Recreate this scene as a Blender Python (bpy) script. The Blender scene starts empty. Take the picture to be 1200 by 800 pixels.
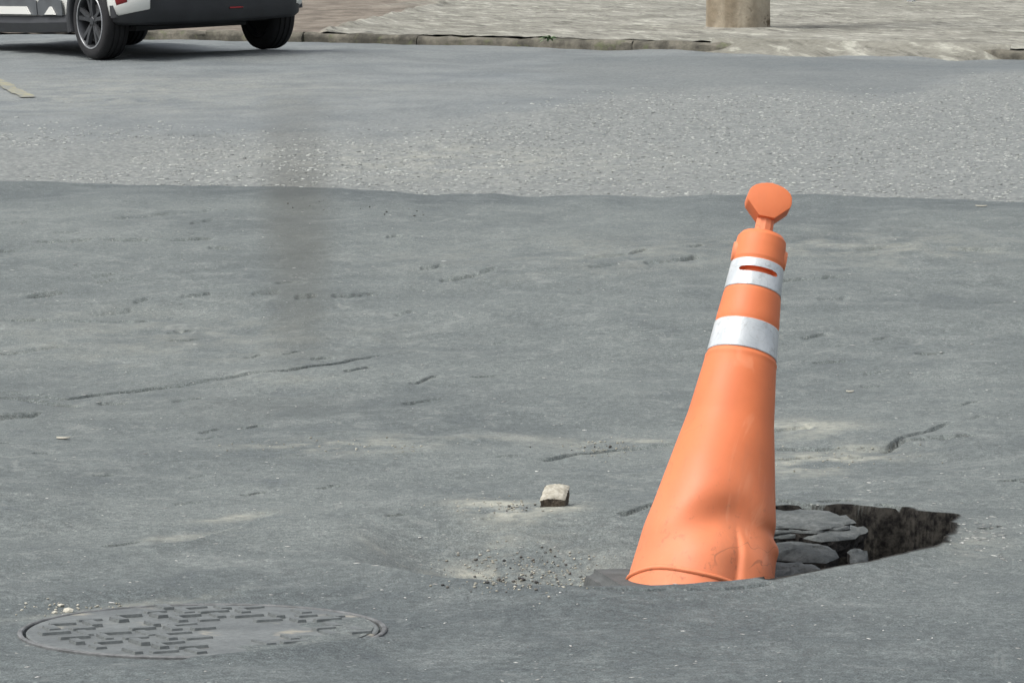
import bpy, bmesh, math, random
import numpy as np
from mathutils import Vector, Matrix

random.seed(7)
RNG = np.random.default_rng(11)
scene = bpy.context.scene
COL = scene.collection
R = math.radians

# ------------------------------------------------------------------ camera, sky, sun, exposure
CAM_H, FPX, PITCH = 1.07, 4000.0, math.atan(368 / 4000)
cam_d = bpy.data.cameras.new('camera')
cam_d.lens, cam_d.sensor_width, cam_d.clip_start, cam_d.clip_end = 120.0, 36.0, 0.05, 2000
cam = bpy.data.objects.new('camera', cam_d)
COL.objects.link(cam)
cam.location = (0, 0, CAM_H)
cam.rotation_euler = (math.pi / 2 - PITCH, 0, 0)
scene.camera = cam

SUN_ELEV, SUN_AZ = R(60), R(-112)         # veiled sun, high, from the left and a little behind the camera
world = bpy.data.worlds.new('World')
scene.world = world
world.use_nodes = True
wn, wl = world.node_tree.nodes, world.node_tree.links
wn.clear()
sky = wn.new('ShaderNodeTexSky')
sky.sky_type = 'NISHITA'
sky.sun_disc = False
sky.sun_elevation = SUN_ELEV
sky.sun_rotation = SUN_AZ
sky.air_density, sky.dust_density, sky.ozone_density = 1.0, 5.0, 1.0
haz = wn.new('ShaderNodeHueSaturation')          # thin overcast: the sky is whitish all over
haz.inputs['Saturation'].default_value = 0.35
bg = wn.new('ShaderNodeBackground')
bg.inputs['Strength'].default_value = 0.12
wo = wn.new('ShaderNodeOutputWorld')
wl.new(sky.outputs[0], haz.inputs['Color'])
wl.new(haz.outputs[0], bg.inputs[0])
wl.new(bg.outputs[0], wo.inputs[0])

sun_d = bpy.data.lights.new('sun', 'SUN')
sun_d.energy, sun_d.angle, sun_d.color = 1.0, R(22), (1.0, 0.985, 0.935)
sun = bpy.data.objects.new('sun', sun_d)
COL.objects.link(sun)
sdir = Vector((math.sin(SUN_AZ) * math.cos(SUN_ELEV), math.cos(SUN_AZ) * math.cos(SUN_ELEV), math.sin(SUN_ELEV)))
sun.rotation_euler = sdir.to_track_quat('Z', 'Y').to_euler()
sun.location = sdir * 20

scene.view_settings.view_transform = 'Standard'
scene.view_settings.look = 'None'
scene.view_settings.gamma = 1.0
scene.view_settings.use_curve_mapping = False
scene.view_settings.exposure = 0.95
scene.cycles.use_denoising = True

# ------------------------------------------------------------------ small helpers
def sstep(a, b, x):
    t = np.clip((x - a) / (b - a), 0, 1)
    return t * t * (3 - 2 * t)

_LAT = RNG.random((256, 256))
def vnoise(x, y):
    xi, yi = np.floor(x).astype(int), np.floor(y).astype(int)
    fx, fy = x - xi, y - yi
    fx, fy = fx * fx * (3 - 2 * fx), fy * fy * (3 - 2 * fy)
    g = lambda i, j: _LAT[(xi + i) & 255, (yi + j) & 255]
    return (g(0, 0) * (1 - fx) + g(1, 0) * fx) * (1 - fy) + (g(0, 1) * (1 - fx) + g(1, 1) * fx) * fy - 0.5
def fbm(x, y, s, octv=4, gain=0.5):
    r, a = 0, 1.0
    for k in range(octv):
        r = r + a * vnoise(x * s + 17.3 * k, y * s - 9.1 * k)
        s *= 2.03
        a *= gain
    return r

SLOPE_FAR = 0.036
_PY = np.linspace(0, 60, 1201)
_PS = np.interp(_PY, [0, 9, 13, 22, 44, 50], [0, 0, 0.072, SLOPE_FAR, SLOPE_FAR, 0])
_PZ = np.concatenate([[0], np.cumsum(0.5 * (_PS[1:] + _PS[:-1]) * np.diff(_PY))])
def profile(Y):
    """long profile of the street: level near by, rising towards the far kerb"""
    return np.interp(np.asarray(Y, float), _PY, _PZ)

def at(px, py, dz=0.0):
    """where the sight line through a point of the photograph meets the street surface (+dz)"""
    cp, sp = math.cos(PITCH), math.sin(PITCH)
    u, v = (px - 600) / FPX, (400 - py) / FPX
    d = (u, cp + v * sp, -sp + v * cp)
    lo, hi = 3.0, 60.0
    for _ in range(60):
        m = (lo + hi) / 2
        if CAM_H + d[2] / d[1] * m > float(profile(m)) + dz: lo = m
        else: hi = m
    return Vector((d[0] / d[1] * lo, lo, float(profile(lo)) + dz))

def gz(x, y, dz=0.0):
    return Vector((x, y, float(profile(y)) + dz))

def link(o, parent=None):
    COL.objects.link(o)
    if parent is not None: o.parent = parent
    return o

def tag(o, label=None, cat=None, group=None, kind=None):
    if label: o['label'] = label
    if cat: o['category'] = cat
    if group: o['group'] = group
    if kind: o['kind'] = kind
    return o

def empty(name, loc, mat=None):
    o = bpy.data.objects.new(name, None)
    o.empty_display_size = 0.1
    if mat is not None: o.matrix_world = mat
    else: o.location = loc
    return link(o)

def mesh_obj(name, verts, faces, mat, parent=None, smooth=False):
    me = bpy.data.meshes.new(name)
    me.from_pydata([tuple(v) for v in verts], [], [tuple(f) for f in faces])
    me.update()
    if smooth:
        me.polygons.foreach_set('use_smooth', [True] * len(me.polygons))
    if mat: me.materials.append(mat)
    return link(bpy.data.objects.new(name, me), parent)

def bm_obj(name, bm, mat, parent=None, smooth=False):
    me = bpy.data.meshes.new(name)
    bmesh.ops.recalc_face_normals(bm, faces=bm.faces)
    bm.to_mesh(me)
    bm.free()
    if smooth: me.polygons.foreach_set('use_smooth', [True] * len(me.polygons))
    if mat: me.materials.append(mat)
    return link(bpy.data.objects.new(name, me), parent)

def sharp(o, deg=35):
    me = o.data
    me.polygons.foreach_set('use_smooth', [True] * len(me.polygons))
    bm = bmesh.new()
    bm.from_mesh(me)
    for e in bm.edges:
        if len(e.link_faces) == 2 and e.calc_face_angle(0) > R(deg): e.smooth = False
    bm.to_mesh(me)
    bm.free()
    return o

def grid_mesh(name, V, nr, nc, mat, parent=None, attrs=None, smooth=True):
    """V: (nr*nc,3) vertices, row by row"""
    me = bpy.data.meshes.new(name)
    me.vertices.add(nr * nc)
    me.vertices.foreach_set('co', V.astype(np.float32).ravel())
    i, j = np.meshgrid(np.arange(nr - 1), np.arange(nc - 1), indexing='ij')
    a = (i * nc + j).ravel()
    F = np.stack([a, a + 1, a + nc + 1, a + nc], 1).astype(np.int32)
    me.loops.add(F.size)
    me.loops.foreach_set('vertex_index', F.ravel())
    me.polygons.add(len(F))
    me.polygons.foreach_set('loop_start', np.arange(0, F.size, 4, dtype=np.int32))
    me.polygons.foreach_set('use_smooth', np.full(len(F), smooth))
    me.update(calc_edges=True)
    for k, v in (attrs or {}).items():
        at_ = me.attributes.new(k, 'FLOAT', 'POINT')
        at_.data.foreach_set('value', v.astype(np.float32).ravel())
    me.materials.append(mat)
    return link(bpy.data.objects.new(name, me), parent)

# ------------------------------------------------------------------ materials
class NT:
    def __init__(self, name):
        self.m = bpy.data.materials.new(name)
        self.m.use_nodes = True
        self.t = self.m.node_tree
        self.n, self.l = self.t.nodes, self.t.links
        self.b = self.n['Principled BSDF']
        self.pos = self.n.new('ShaderNodeNewGeometry').outputs['Position']
    def put(self, sock, v):
        if isinstance(v, bpy.types.NodeSocket): self.l.new(v, sock)
        elif isinstance(v, tuple) and sock.type == 'RGBA' and len(v) == 3: sock.default_value = (*v, 1)
        else: sock.default_value = v
    def objco(self):
        return self.n.new('ShaderNodeTexCoord').outputs['Object']
    def scale(self, v, s):
        q = self.n.new('ShaderNodeMapping'); self.put(q.inputs['Vector'], v)
        q.inputs['Scale'].default_value = s
        return q.outputs[0]
    def rot(self, v, a):
        q = self.n.new('ShaderNodeMapping'); self.put(q.inputs['Vector'], v)
        q.inputs['Rotation'].default_value = a
        return q.outputs[0]
    def noise(self, scale, detail=4, rough=0.55, v=None, dist=0.0):
        q = self.n.new('ShaderNodeTexNoise'); self.put(q.inputs['Vector'], v or self.pos)
        q.inputs['Scale'].default_value = scale; q.inputs['Detail'].default_value = detail
        q.inputs['Roughness'].default_value = rough; q.inputs['Distortion'].default_value = dist
        return q.outputs['Fac']
    def voro(self, scale, v=None, feature='F1', rnd=1.0):
        q = self.n.new('ShaderNodeTexVoronoi'); q.feature = feature
        self.put(q.inputs['Vector'], v or self.pos)
        q.inputs['Scale'].default_value = scale; q.inputs['Randomness'].default_value = rnd
        return q
    def attr(self, name):
        q = self.n.new('ShaderNodeAttribute'); q.attribute_name = name
        return q.outputs['Fac']
    def math(self, op, a, b=0.0, clamp=False):
        q = self.n.new('ShaderNodeMath'); q.operation = op; q.use_clamp = clamp
        self.put(q.inputs[0], a); self.put(q.inputs[1], b)
        return q.outputs[0]
    def rng(self, v, a, b, c=0.0, d=1.0):
        q = self.n.new('ShaderNodeMapRange'); q.interpolation_type = 'SMOOTHSTEP'
        for k, x in enumerate((v, a, b, c, d)): self.put(q.inputs[k], x)
        return q.outputs[0]
    def mix(self, f, a, b, mode='MIX'):
        q = self.n.new('ShaderNodeMix'); q.data_type = 'RGBA'; q.blend_type = mode
        self.put(q.inputs[0], f); self.put(q.inputs[6], a); self.put(q.inputs[7], b)
        return q.outputs[2]
    def bump(self, h, dist, strength=1.0, normal=None):
        q = self.n.new('ShaderNodeBump'); q.inputs['Strength'].default_value = strength
        q.inputs['Distance'].default_value = dist; self.put(q.inputs['Height'], h)
        if normal is not None: self.put(q.inputs['Normal'], normal)
        return q.outputs[0]
    def out(self, col=None, rough=None, normal=None, **kw):
        if col is not None: self.put(self.b.inputs['Base Color'], col)
        if rough is not None: self.put(self.b.inputs['Roughness'], rough)
        if normal is not None: self.put(self.b.inputs['Normal'], normal)
        for k, v in kw.items(): self.put(self.b.inputs[k.replace('_', ' ')], v)
        return self.m

def simple(name, col, rough=0.6, var=0.15, scale=8, bump=0.0, bscale=60, **kw):
    t = NT(name)
    n = t.noise(scale, 5, v=t.objco())
    d = tuple(c * (1 - var) for c in col); u = tuple(min(1, c * (1 + var)) for c in col)
    nn = t.bump(t.noise(bscale, 4, v=t.objco()), bump) if bump else None
    return t.out(t.mix(t.rng(n, 0.3, 0.7), d, u), rough, nn, **kw)

def road_material():
    t = NT('asphalt')
    p = t.pos
    big = t.noise(0.9, 5, 0.6)
    mid = t.noise(5.5, 6, 0.62, dist=0.6)
    fine = t.noise(55, 5, 0.7)
    grain = t.noise(260, 3, 0.7)
    # resurfaced asphalt
    c = t.mix(t.rng(big, 0.32, 0.68), (0.100, 0.111, 0.111), (0.138, 0.150, 0.146))
    c = t.mix(t.math('MULTIPLY', t.rng(mid, 0.46, 0.72), 0.5), c, (0.195, 0.205, 0.198))
    c = t.mix(t.math('MULTIPLY', t.rng(mid, 0.46, 0.26), 0.6), c, (0.080, 0.090, 0.096))
    fs = t.rng(fine, 0.36, 0.66)
    c = t.mix(0.55, c, t.mix(fs, (0.5, 0.5, 0.5), (1.42, 1.42, 1.40)), 'MULTIPLY')
    c = t.mix(0.8, c, t.mix(t.rng(grain, 0.32, 0.68), (0.45, 0.45, 0.46), (1.55, 1.55, 1.53)), 'MULTIPLY')
    sm = t.noise(13, 5, 0.68, v=t.scale(p, (0.8, 0.45, 1)), dist=1.2)
    c = t.mix(t.math('MULTIPLY', t.rng(sm, 0.57, 0.70), 0.36), c, (0.26, 0.266, 0.250))
    c = t.mix(t.math('MULTIPLY', t.rng(sm, 0.40, 0.28), 0.30), c, (0.060, 0.067, 0.068))
    # pale chips worn free in the surface
    vs = t.voro(70)
    chip = t.math('MULTIPLY', t.rng(vs.outputs['Distance'], 0.30, 0.18), t.rng(vs.outputs['Color'], 0.80, 0.84))
    c = t.mix(t.math('MULTIPLY', chip, 0.45), c, (0.42, 0.42, 0.39))
    # old surface beyond the seam: stone chips showing
    va = t.voro(34, t.scale(p, (1, 1, 1)))
    vb = t.voro(70)
    stone = t.mix(t.rng(va.outputs['Color'], 0.15, 0.85), (0.135, 0.143, 0.14), (0.245, 0.248, 0.235))
    stone = t.mix(0.4, stone, t.mix(t.rng(vb.outputs['Color'], 0.2, 0.8), (0.11, 0.12, 0.12), (0.29, 0.29, 0.275)))
    gap = t.rng(va.outputs['Distance'], 0.42, 0.62)
    stone = t.mix(t.math('MULTIPLY', gap, 0.5), stone, (0.14, 0.145, 0.142))
    stone = t.mix(0.35, stone, t.mix(fs, (0.6, 0.6, 0.6), (1.3, 1.3, 1.3)), 'MULTIPLY')
    old = t.attr('old')
    c = t.mix(old, c, stone)
    # smoother worn wheel track on the far side
    far = t.mix(t.rng(t.noise(1.6, 5, 0.6), 0.35, 0.65), (0.118, 0.130, 0.137), (0.175, 0.186, 0.188))
    far = t.mix(0.45, far, t.mix(t.rng(t.noise(30, 4, 0.7), 0.3, 0.7), (0.65, 0.65, 0.65), (1.3, 1.3, 1.3)), 'MULTIPLY')
    far = t.mix(t.math('MULTIPLY', t.attr('tar'), 0.75), far, t.mix(t.rng(t.noise(14, 5, 0.7), 0.3, 0.7), (0.085, 0.095, 0.099), (0.125, 0.136, 0.138)))
    c = t.mix(t.attr('track'), c, far)
    # dust and crushed sand
    dn = t.rng(t.noise(38, 5, 0.7), 0.30, 0.62)
    dust = t.math('MULTIPLY', t.attr('dust'), t.math('ADD', t.math('MULTIPLY', dn, 0.75), 0.25), True)
    c = t.mix(dust, c, (0.335, 0.325, 0.275))
    # dark brownish streak and patch
    st = t.math('MULTIPLY', t.attr('dark_tone'), 0.52)
    c = t.mix(st, c, (0.062, 0.060, 0.050))
    c = t.mix(t.math('MULTIPLY', t.attr('dark_zone'), 0.9), c, t.mix(1.0, c, (0.74, 0.76, 0.79), 'MULTIPLY'))      # darker, slightly bluer tone near by and along the seam
    c = t.mix(1.0, c, (0.900, 0.932, 0.922), 'MULTIPLY')
    # broken faces and soil in the hole, the void's shade painted into the colour
    soil_shade = t.mix(t.rng(t.noise(45, 5, 0.7), 0.35, 0.65), (0.006, 0.006, 0.006), (0.034, 0.032, 0.028))
    c = t.mix(t.attr('pit'), c, soil_shade)
    h1 = t.noise(120, 4, 0.75)
    h2 = t.noise(22, 4, 0.6)
    inv = t.math('SUBTRACT', 1.0, old)
    hs = t.math('MULTIPLY', t.rng(va.outputs['Distance'], 0.6, 0.1), old)
    nrm = t.bump(h2, 0.005, 0.4)
    nrm = t.bump(h1, 0.0035, 0.75, nrm)
    nrm = t.bump(hs, 0.004, 0.6, nrm)
    return t.out(c, t.rng(fine, 0.3, 0.7, 0.72, 0.92), nrm, Specular_IOR_Level=t.rng(t.attr('pit'), 0.0, 1.0, 0.35, 0.04))

M_ROAD = road_material()

def concrete_material():
    t = NT('footway_concrete')
    p = t.rot(t.pos, (0, 0, R(-28)))
    streak = t.noise(2.6, 6, 0.70, v=t.scale(p, (2.6, 0.7, 1.0)), dist=0.5)
    big = t.noise(0.8, 4)
    fine = t.noise(18, 5, 0.7)
    c = t.mix(t.rng(big, 0.35, 0.65), (0.170, 0.160, 0.137), (0.235, 0.222, 0.195))
    c = t.mix(t.math('MULTIPLY', t.rng(streak, 0.50, 0.66), 0.8), c, (0.38, 0.365, 0.320))
    c = t.mix(t.math('MULTIPLY', t.rng(streak, 0.47, 0.36), 0.8), c, (0.095, 0.088, 0.076))
    c = t.mix(0.5, c, t.mix(t.rng(fine, 0.3, 0.7), (0.7, 0.7, 0.7), (1.25, 1.25, 1.24)), 'MULTIPLY')
    e = t.mix(t.rng(t.noise(3, 5, 0.6), 0.35, 0.65), (0.105, 0.088, 0.070), (0.185, 0.160, 0.130))
    e = t.mix(0.5, e, t.mix(t.rng(fine, 0.3, 0.7), (0.6, 0.6, 0.6), (1.3, 1.3, 1.24)), 'MULTIPLY')
    c = t.mix(1.0, c, (0.95, 0.985, 0.96), 'MULTIPLY')
    c = t.mix(t.attr('earth'), c, e)
    n = t.bump(streak, 0.03, 0.5)
    n = t.bump(t.noise(30, 5, 0.7), 0.008, 0.6, n)
    return t.out(c, 0.9, n, Specular_IOR_Level=0.25)
M_CONC = concrete_material()

def kerb_material():
    t = NT('kerb_concrete')
    n1, n2 = t.noise(4, 5, 0.65), t.noise(25, 5, 0.7)
    c = t.mix(t.rng(n1, 0.35, 0.65), (0.062, 0.059, 0.049), (0.150, 0.140, 0.115))
    c = t.mix(t.rng(t.noise(7, 4, 0.6), 0.56, 0.70), c, (0.105, 0.112, 0.068))
    c = t.mix(0.5, c, t.mix(t.rng(n2, 0.3, 0.7), (0.6, 0.6, 0.6), (1.35, 1.35, 1.3)), 'MULTIPLY')
    return t.out(c, 0.9, t.bump(n2, 0.012, 0.7), Specular_IOR_Level=0.2)
M_KERB = kerb_material()

# ------------------------------------------------------------------ the street surface
def pts(lst, dz=0.0):
    return [at(a, b, dz) for a, b in lst]

seam0, seam1 = at(0, 213), at(1200, 237)
K0, K1, K2 = at(340, 48), at(840, 61), at(1200, 70)
kd = Vector((K2.x - K0.x, K2.y - K0.y)).normalized()      # along the kerb, to the right
kn = Vector((-kd.y, kd.x))                                # away from the road
def seam_y(X):
    return seam0.y + (seam1.y - seam0.y) * (X - seam0.x) / (seam1.x - seam0.x)

LIP = pts([(380, 640), (455, 662), (520, 679), (600, 690), (690, 695), (800, 692), (870, 686), (929, 679), (1010, 664), (1055, 653), (1102, 636), (1116, 612)])
LIPX, LIPY = np.array([p.x for p in LIP]), np.array([p.y for p in LIP])
PIT = np.array([(p.x, p.y) for p in pts([(900, 685), (929, 679), (965, 673), (1010, 665), (1055, 654), (1085, 645), (1102, 637), (1112, 626), (1116, 613), (1108, 604),
                                        (1085, 598), (1060, 593), (1030, 592), (1000, 588), (962, 588), (935, 585), (905, 587), (890, 600), (880, 640)])])
MH = at(238, 738)
MH_R = 0.33

def inside_dist(P, X, Y):
    """signed distance to polygon P, positive inside"""
    d = np.full(X.shape, 1e9)
    ins = np.zeros(X.shape, bool)
    n = len(P)
    for k in range(n):
        a, b = P[k], P[(k + 1) % n]
        e = b - a
        t = np.clip(((X - a[0]) * e[0] + (Y - a[1]) * e[1]) / (e @ e), 0, 1)
        d = np.minimum(d, np.hypot(X - a[0] - t * e[0], Y - a[1] - t * e[1]))
        c = ((a[1] > Y) != (b[1] > Y)) & (X < e[0] * (Y - a[1]) / (e[1] + 1e-12) + a[0])
        ins ^= c
    return np.where(ins, d, -d)

# cracks traced where they lie on the street: (points, drop in m, reach in m)
CRACKS = [
    ([(0, 456), (30, 453), (75, 458), (150, 449), (230, 443), (300, 436), (350, 431), (400, 424), (450, 412)], 0.009, 0.10),
    ([(5, 459), (40, 461), (60, 464), (88, 466)], 0.014, 0.05),
    ([(30, 457), (45, 463), (70, 464)], 0.012, 0.05),
    ([(-20, 484), (0, 482), (40, 478)], 0.030, 0.12),
    ([(122, 462), (144, 463)], 0.014, 0.05),
    ([(40, 351), (62, 350)], 0.010, 0.07), ([(0, 378), (60, 379), (115, 378), (186, 375)], 0.008, 0.09),
    ([(112, 371), (150, 366)], 0.008, 0.07), ([(50, 294), (100, 292)], 0.010, 0.10), ([(130, 291), (170, 290)], 0.009, 0.10),
    ([(200, 289), (245, 287)], 0.010, 0.10), ([(-5, 302), (15, 301)], 0.014, 0.1), ([(8, 412), (70, 405)], 0.006, 0.08),
    ([(140, 263), (250, 249)], 0.006, 0.12), ([(250, 300), (265, 302)], 0.012, 0.08),
    ([(300, 351), (322, 350)], 0.008, 0.06), ([(352, 355), (364, 354)], 0.012, 0.05), ([(410, 435), (428, 431)], 0.009, 0.05),
    ([(488, 448), (508, 441)], 0.010, 0.05), ([(395, 354), (440, 351)], 0.006, 0.08), ([(690, 312), (735, 305), (760, 300)], 0.008, 0.1),
    ([(760, 318), (790, 315), (815, 310)], 0.010, 0.1), ([(695, 325), (720, 320)], 0.007, 0.1), ([(520, 335), (560, 330)], 0.006, 0.1),
    ([(640, 530), (680, 522), (720, 516), (760, 513), (800, 508)], 0.009, 0.05),
    ([(905, 517), (960, 518), (1000, 519), (1040, 521), (1058, 513), (1085, 508), (1112, 501)], 0.008, 0.06),
    ([(1040, 523), (1060, 516), (1110, 515)], 0.010, 0.05), ([(912, 529), (955, 527)], 0.008, 0.05), ([(990, 529), (1003, 528)], 0.016, 0.04),
    ([(915, 340), (1000, 334)], 0.005, 0.1), ([(1150, 362), (1200, 366)], 0.009, 0.08), ([(1010, 298), (1060, 294)], 0.005, 0.1),
    ([(1120, 300), (1170, 302)], 0.008, 0.1), ([(1080, 418), (1095, 418)], 0.012, 0.05), ([(960, 425), (985, 425)], 0.008, 0.05),
    ([(905, 500), (945, 497)], 0.006, 0.05), ([(968, 582), (990, 582)], 0.012, 0.03),
    ([(905, 579), (930, 583), (952, 587), (985, 590)], 0.022, 0.03), ([(1035, 588), (1055, 592), (1075, 598)], 0.014, 0.03),
    ([(735, 592), (765, 584)], 0.014, 0.10),
    ([(690, 699), (760, 700), (830, 697), (900, 691)], 0.006, 0.025),
    ([(447, 737), (462, 738), (477, 735)], 0.020, 0.03), ([(436, 722), (446, 728), (450, 738)], 0.016, 0.03), ([(482, 742), (496, 734)], 0.008, 0.02),
    ([(300, 534), (380, 534), (480, 533)], -0.006, 0.10),
    ([(185, 632), (225, 628), (310, 598)], -0.010, 0.16),
    ([(130, 632), (155, 629)], 0.006, 0.04), ([(480, 470), (510, 466)], 0.005, 0.05), ([(560, 440), (580, 438)], 0.005, 0.05),
    ([(60, 118), (140, 116)], 0.01, 0.3), ([(200, 157), (280, 156)], 0.010, 0.25), ([(0, 272), (45, 268)], 0.006, 0.12),
]
for k in range(60):                      # short tears and pores dragged open in the mat
    x, y = RNG.uniform(-40, 1240), RNG.uniform(250, 640)
    if 640 < x < 1120 and 540 < y < 720: continue
    if x < 520 and y > 690: continue
    w = 5 + 26 * RNG.random() ** 2 * (0.6 + 0.4 * (y / 500))
    CRACKS.append(([(x - w / 2, y + RNG.uniform(0, 2)), (x, y + RNG.uniform(-1, 1)), (x + w / 2, y - RNG.uniform(0, 2))], RNG.uniform(0.003, 0.007), RNG.uniform(0.02, 0.05)))

def axis(parts):
    out = [parts[0][0]]
    for a, b, s in parts:
        n = max(1, int(round((b - a) / s)))
        out += list(np.linspace(a, b, n + 1)[1:])
    return np.array(out)

gx = axis([(-200, -30, 25), (-30, -8, 1.2), (-8, -4.2, 0.10), (-4.2, -1.35, 0.03), (-1.35, 1.35, 0.0075), (1.35, 3.2, 0.03), (3.2, 8, 0.10), (8, 30, 1.2), (30, 200, 25)])
gy = axis([(-60, 0, 5), (0, 5, 0.25), (5, 5.5, 0.02), (5.5, 8.2, 0.0065), (8.2, 11.5, 0.013), (11.5, 14.0, 0.025), (14.0, 31, 0.05), (31, 60, 1.0), (60, 400, 20)])
GX, GY = np.meshgrid(gx, gy)
GZ = profile(GY)
near = sstep(60, 20, np.abs(GY - 12))
CW = at(315, 66)
GZ += 0.05 * np.exp(-((GX - CW.x) / 1.0) ** 2 - ((GY - CW.y) / 0.9) ** 2)       # swell of the gutter under the car
# shoved, wavy mat
calm = 1 - 0.88 * np.exp(-((GX - 0.45) / 0.85) ** 4 - ((GY - 7.0) / 0.85) ** 4)
GZ = GZ + near * calm * (0.040 * fbm(GX, GY * 0.7, 0.55, 3) + 0.022 * fbm(GX + 5, GY * 0.9, 1.9, 3)) + near * 0.0032 * fbm(GX, GY, 9, 4, 0.6)
# overlay edge: the new mat stands proud of the old one
over = sstep(0.02, -0.02, GY - seam_y(GX) + 0.03 * fbm(GX, GY, 1.3, 3))
GZ += 0.012 * over * sstep(10, 12, GY) * near
# the road bed passes below the footway
kv = (GX - K0.x) * kn.x + (GY - K0.y) * kn.y
GZ -= 0.25 * sstep(0.05, 0.4, kv) * sstep(46, 40, GY) * sstep(30, 20, np.abs(GX))
# cracks
def add_cracks():
    global GZ
    for line, drop, reach in CRACKS:
        P = pts(line)
        # resample
        Q = []
        for a, b in zip(P[:-1], P[1:]):
            n = max(2, int((b - a).length / 0.03))
            for k in range(n): Q.append(a.lerp(b, k / n))
        Q.append(P[-1])
        qx, qy = np.array([q.x for q in Q]), np.array([q.y for q in Q])
        qy = qy + 0.012 * fbm(qx, qy * 0, 24, 2) + 0.02 * fbm(qx, qy * 0 + 3, 7, 2)
        x0, x1, y0, y1 = qx.min() - .02, qx.max() + .02, qy.min() - 4 * reach, qy.max() + 0.1
        ci = np.where((gx > x0) & (gx < x1))[0]
        ri = np.where((gy > y0) & (gy < y1))[0]
        if len(ci) < 2 or len(ri) < 2: continue
        sl = (slice(ri[0], ri[-1] + 1), slice(ci[0], ci[-1] + 1))
        X, Y = GX[sl], GY[sl]
        o = np.argsort(qx)
        cy = np.interp(X, qx[o], qy[o])
        s = (X - x0) / (x1 - x0)
        taper = sstep(0, 0.12, s) * sstep(1, 0.88, s)
        d = Y - cy
        row = gy[ri[1]] - gy[ri[0]]
        wd = max(0.0065, 0.9 * row) * (1 + drop * 9)
        br = np.clip(1.6 * fbm(X, X * 0 + 7, 16, 3) + 0.75, 0.3, 1.25)
        if drop > 0:      # the mat has torn: a narrow open groove, the near side a little lower
            g = -4.2 * drop * br * np.exp(-(d / wd) ** 4) + np.where(d < 0, -0.35 * drop * np.exp(d / reach), 0.0)
        else:             # a fold that faces away
            g = np.where(d < 0, 0, drop * np.exp(-d / reach)) - drop * np.exp(-(d / 0.05) ** 2) * .4
        GZ[sl] += g * taper
add_cracks()
# the sunken bowl behind its near lip
lipy = np.interp(GX, LIPX, LIPY)
Dx = sstep(LIPX[0], -0.02, GX) * (0.10 + 0.035 * sstep(0.25, 0.10, GX)) * sstep(1.00, 0.70, GX) + 0.015 * sstep(0.05, 0.2, GX) * sstep(0.95, 0.7, GX)
dd = GY - lipy
fary = 7.85 + 0.15 * fbm(GX, GX * 0, 2.0, 2)
bowl = sstep(0.0, 0.13, dd) * sstep(fary, lipy + 0.40, GY)
Dx = Dx * sstep(0.74, 0.46, GX)
GZ -= Dx * bowl
GZ += 0.013 * np.exp(-((dd + 0.03) / 0.14) ** 2) * sstep(-0.35, 0.0, GX) * sstep(1.1, 0.8, GX)
# the caved-in hole
pd = inside_dist(PIT, GX, GY) + 0.030 * fbm(GX, GY, 9, 3)
pd = np.where((np.abs(GX - 0.6) < 0.6) & (np.abs(GY - 7.1) < 0.9), pd, -1.0)
pitm = sstep(-0.006, 0.008, pd)
GZ -= pitm * (0.28 + 0.12 * sstep(0, 0.15, pd) + 0.07 * fbm(GX, GY, 14, 4)) 
# manhole seat
mx, my = GX - MH.x, GY - MH.y
mr = np.hypot(mx, my)
cover_over = sstep(0.0, 0.05, mx * 0.62 - my * 0.78 - 0.255 + 0.05 * fbm(GX, GY, 8, 3))   # tar dragged over the rim
seat = sstep(MH_R - 0.012, MH_R - 0.022, mr)
GZ = GZ * (1 - sstep(0.50, 0.36, mr)) + (profile(GY) - 0.010 * my / MH_R - 0.002) * sstep(0.50, 0.36, mr)
GZ -= 0.05 * seat * (1 - cover_over)
GZ += 0.014 * cover_over * sstep(MH_R + 0.10, MH_R - 0.02, mr)

def surf(x, y):
    """height of the street mesh at x, y"""
    j = np.clip(np.searchsorted(gx, x) - 1, 0, len(gx) - 2)
    i = np.clip(np.searchsorted(gy, y) - 1, 0, len(gy) - 2)
    fx, fy = (x - gx[j]) / (gx[j + 1] - gx[j]), (y - gy[i]) / (gy[i + 1] - gy[i])
    return (GZ[i, j] * (1 - fx) + GZ[i, j + 1] * fx) * (1 - fy) + (GZ[i + 1, j] * (1 - fx) + GZ[i + 1, j + 1] * fx) * fy

def at_s(px, py):
    """where the sight line meets the real, uneven street mesh"""
    cp, sp = math.cos(PITCH), math.sin(PITCH)
    u, v = (px - 600) / FPX, (400 - py) / FPX
    d = (u, cp + v * sp, -sp + v * cp)
    ys = np.concatenate([np.arange(5.2, 9, 0.004), np.arange(9, 40, 0.02)])
    hit = surf(d[0] / d[1] * ys, ys) >= CAM_H + d[2] / d[1] * ys
    k = int(np.argmax(hit))
    return Vector((d[0] / d[1] * ys[k], ys[k], float(profile(ys[k]))))

# masks for the surface material
old = (1 - over) * sstep(10, 12, GY)
n_t = fbm(GX, GY, 0.9, 4)
ty = np.interp(GX, *zip(*[(p.x, p.y) for p in pts([(-100, 158), (150, 160), (330, 158), (480, 155), (520, 150), (600, 140), (700, 118), (740, 110), (1080, 112), (1110, 100), (1150, 88), (1300, 74)])]))
track = sstep(-0.8, 0.8, GY - ty + 1.3 * fbm(GX, GY, 1.6, 5)) * (0.72 + 0.5 * fbm(GX + 9, GY, 0.7, 3))
track = np.clip(track, 0, 1) * old
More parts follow.
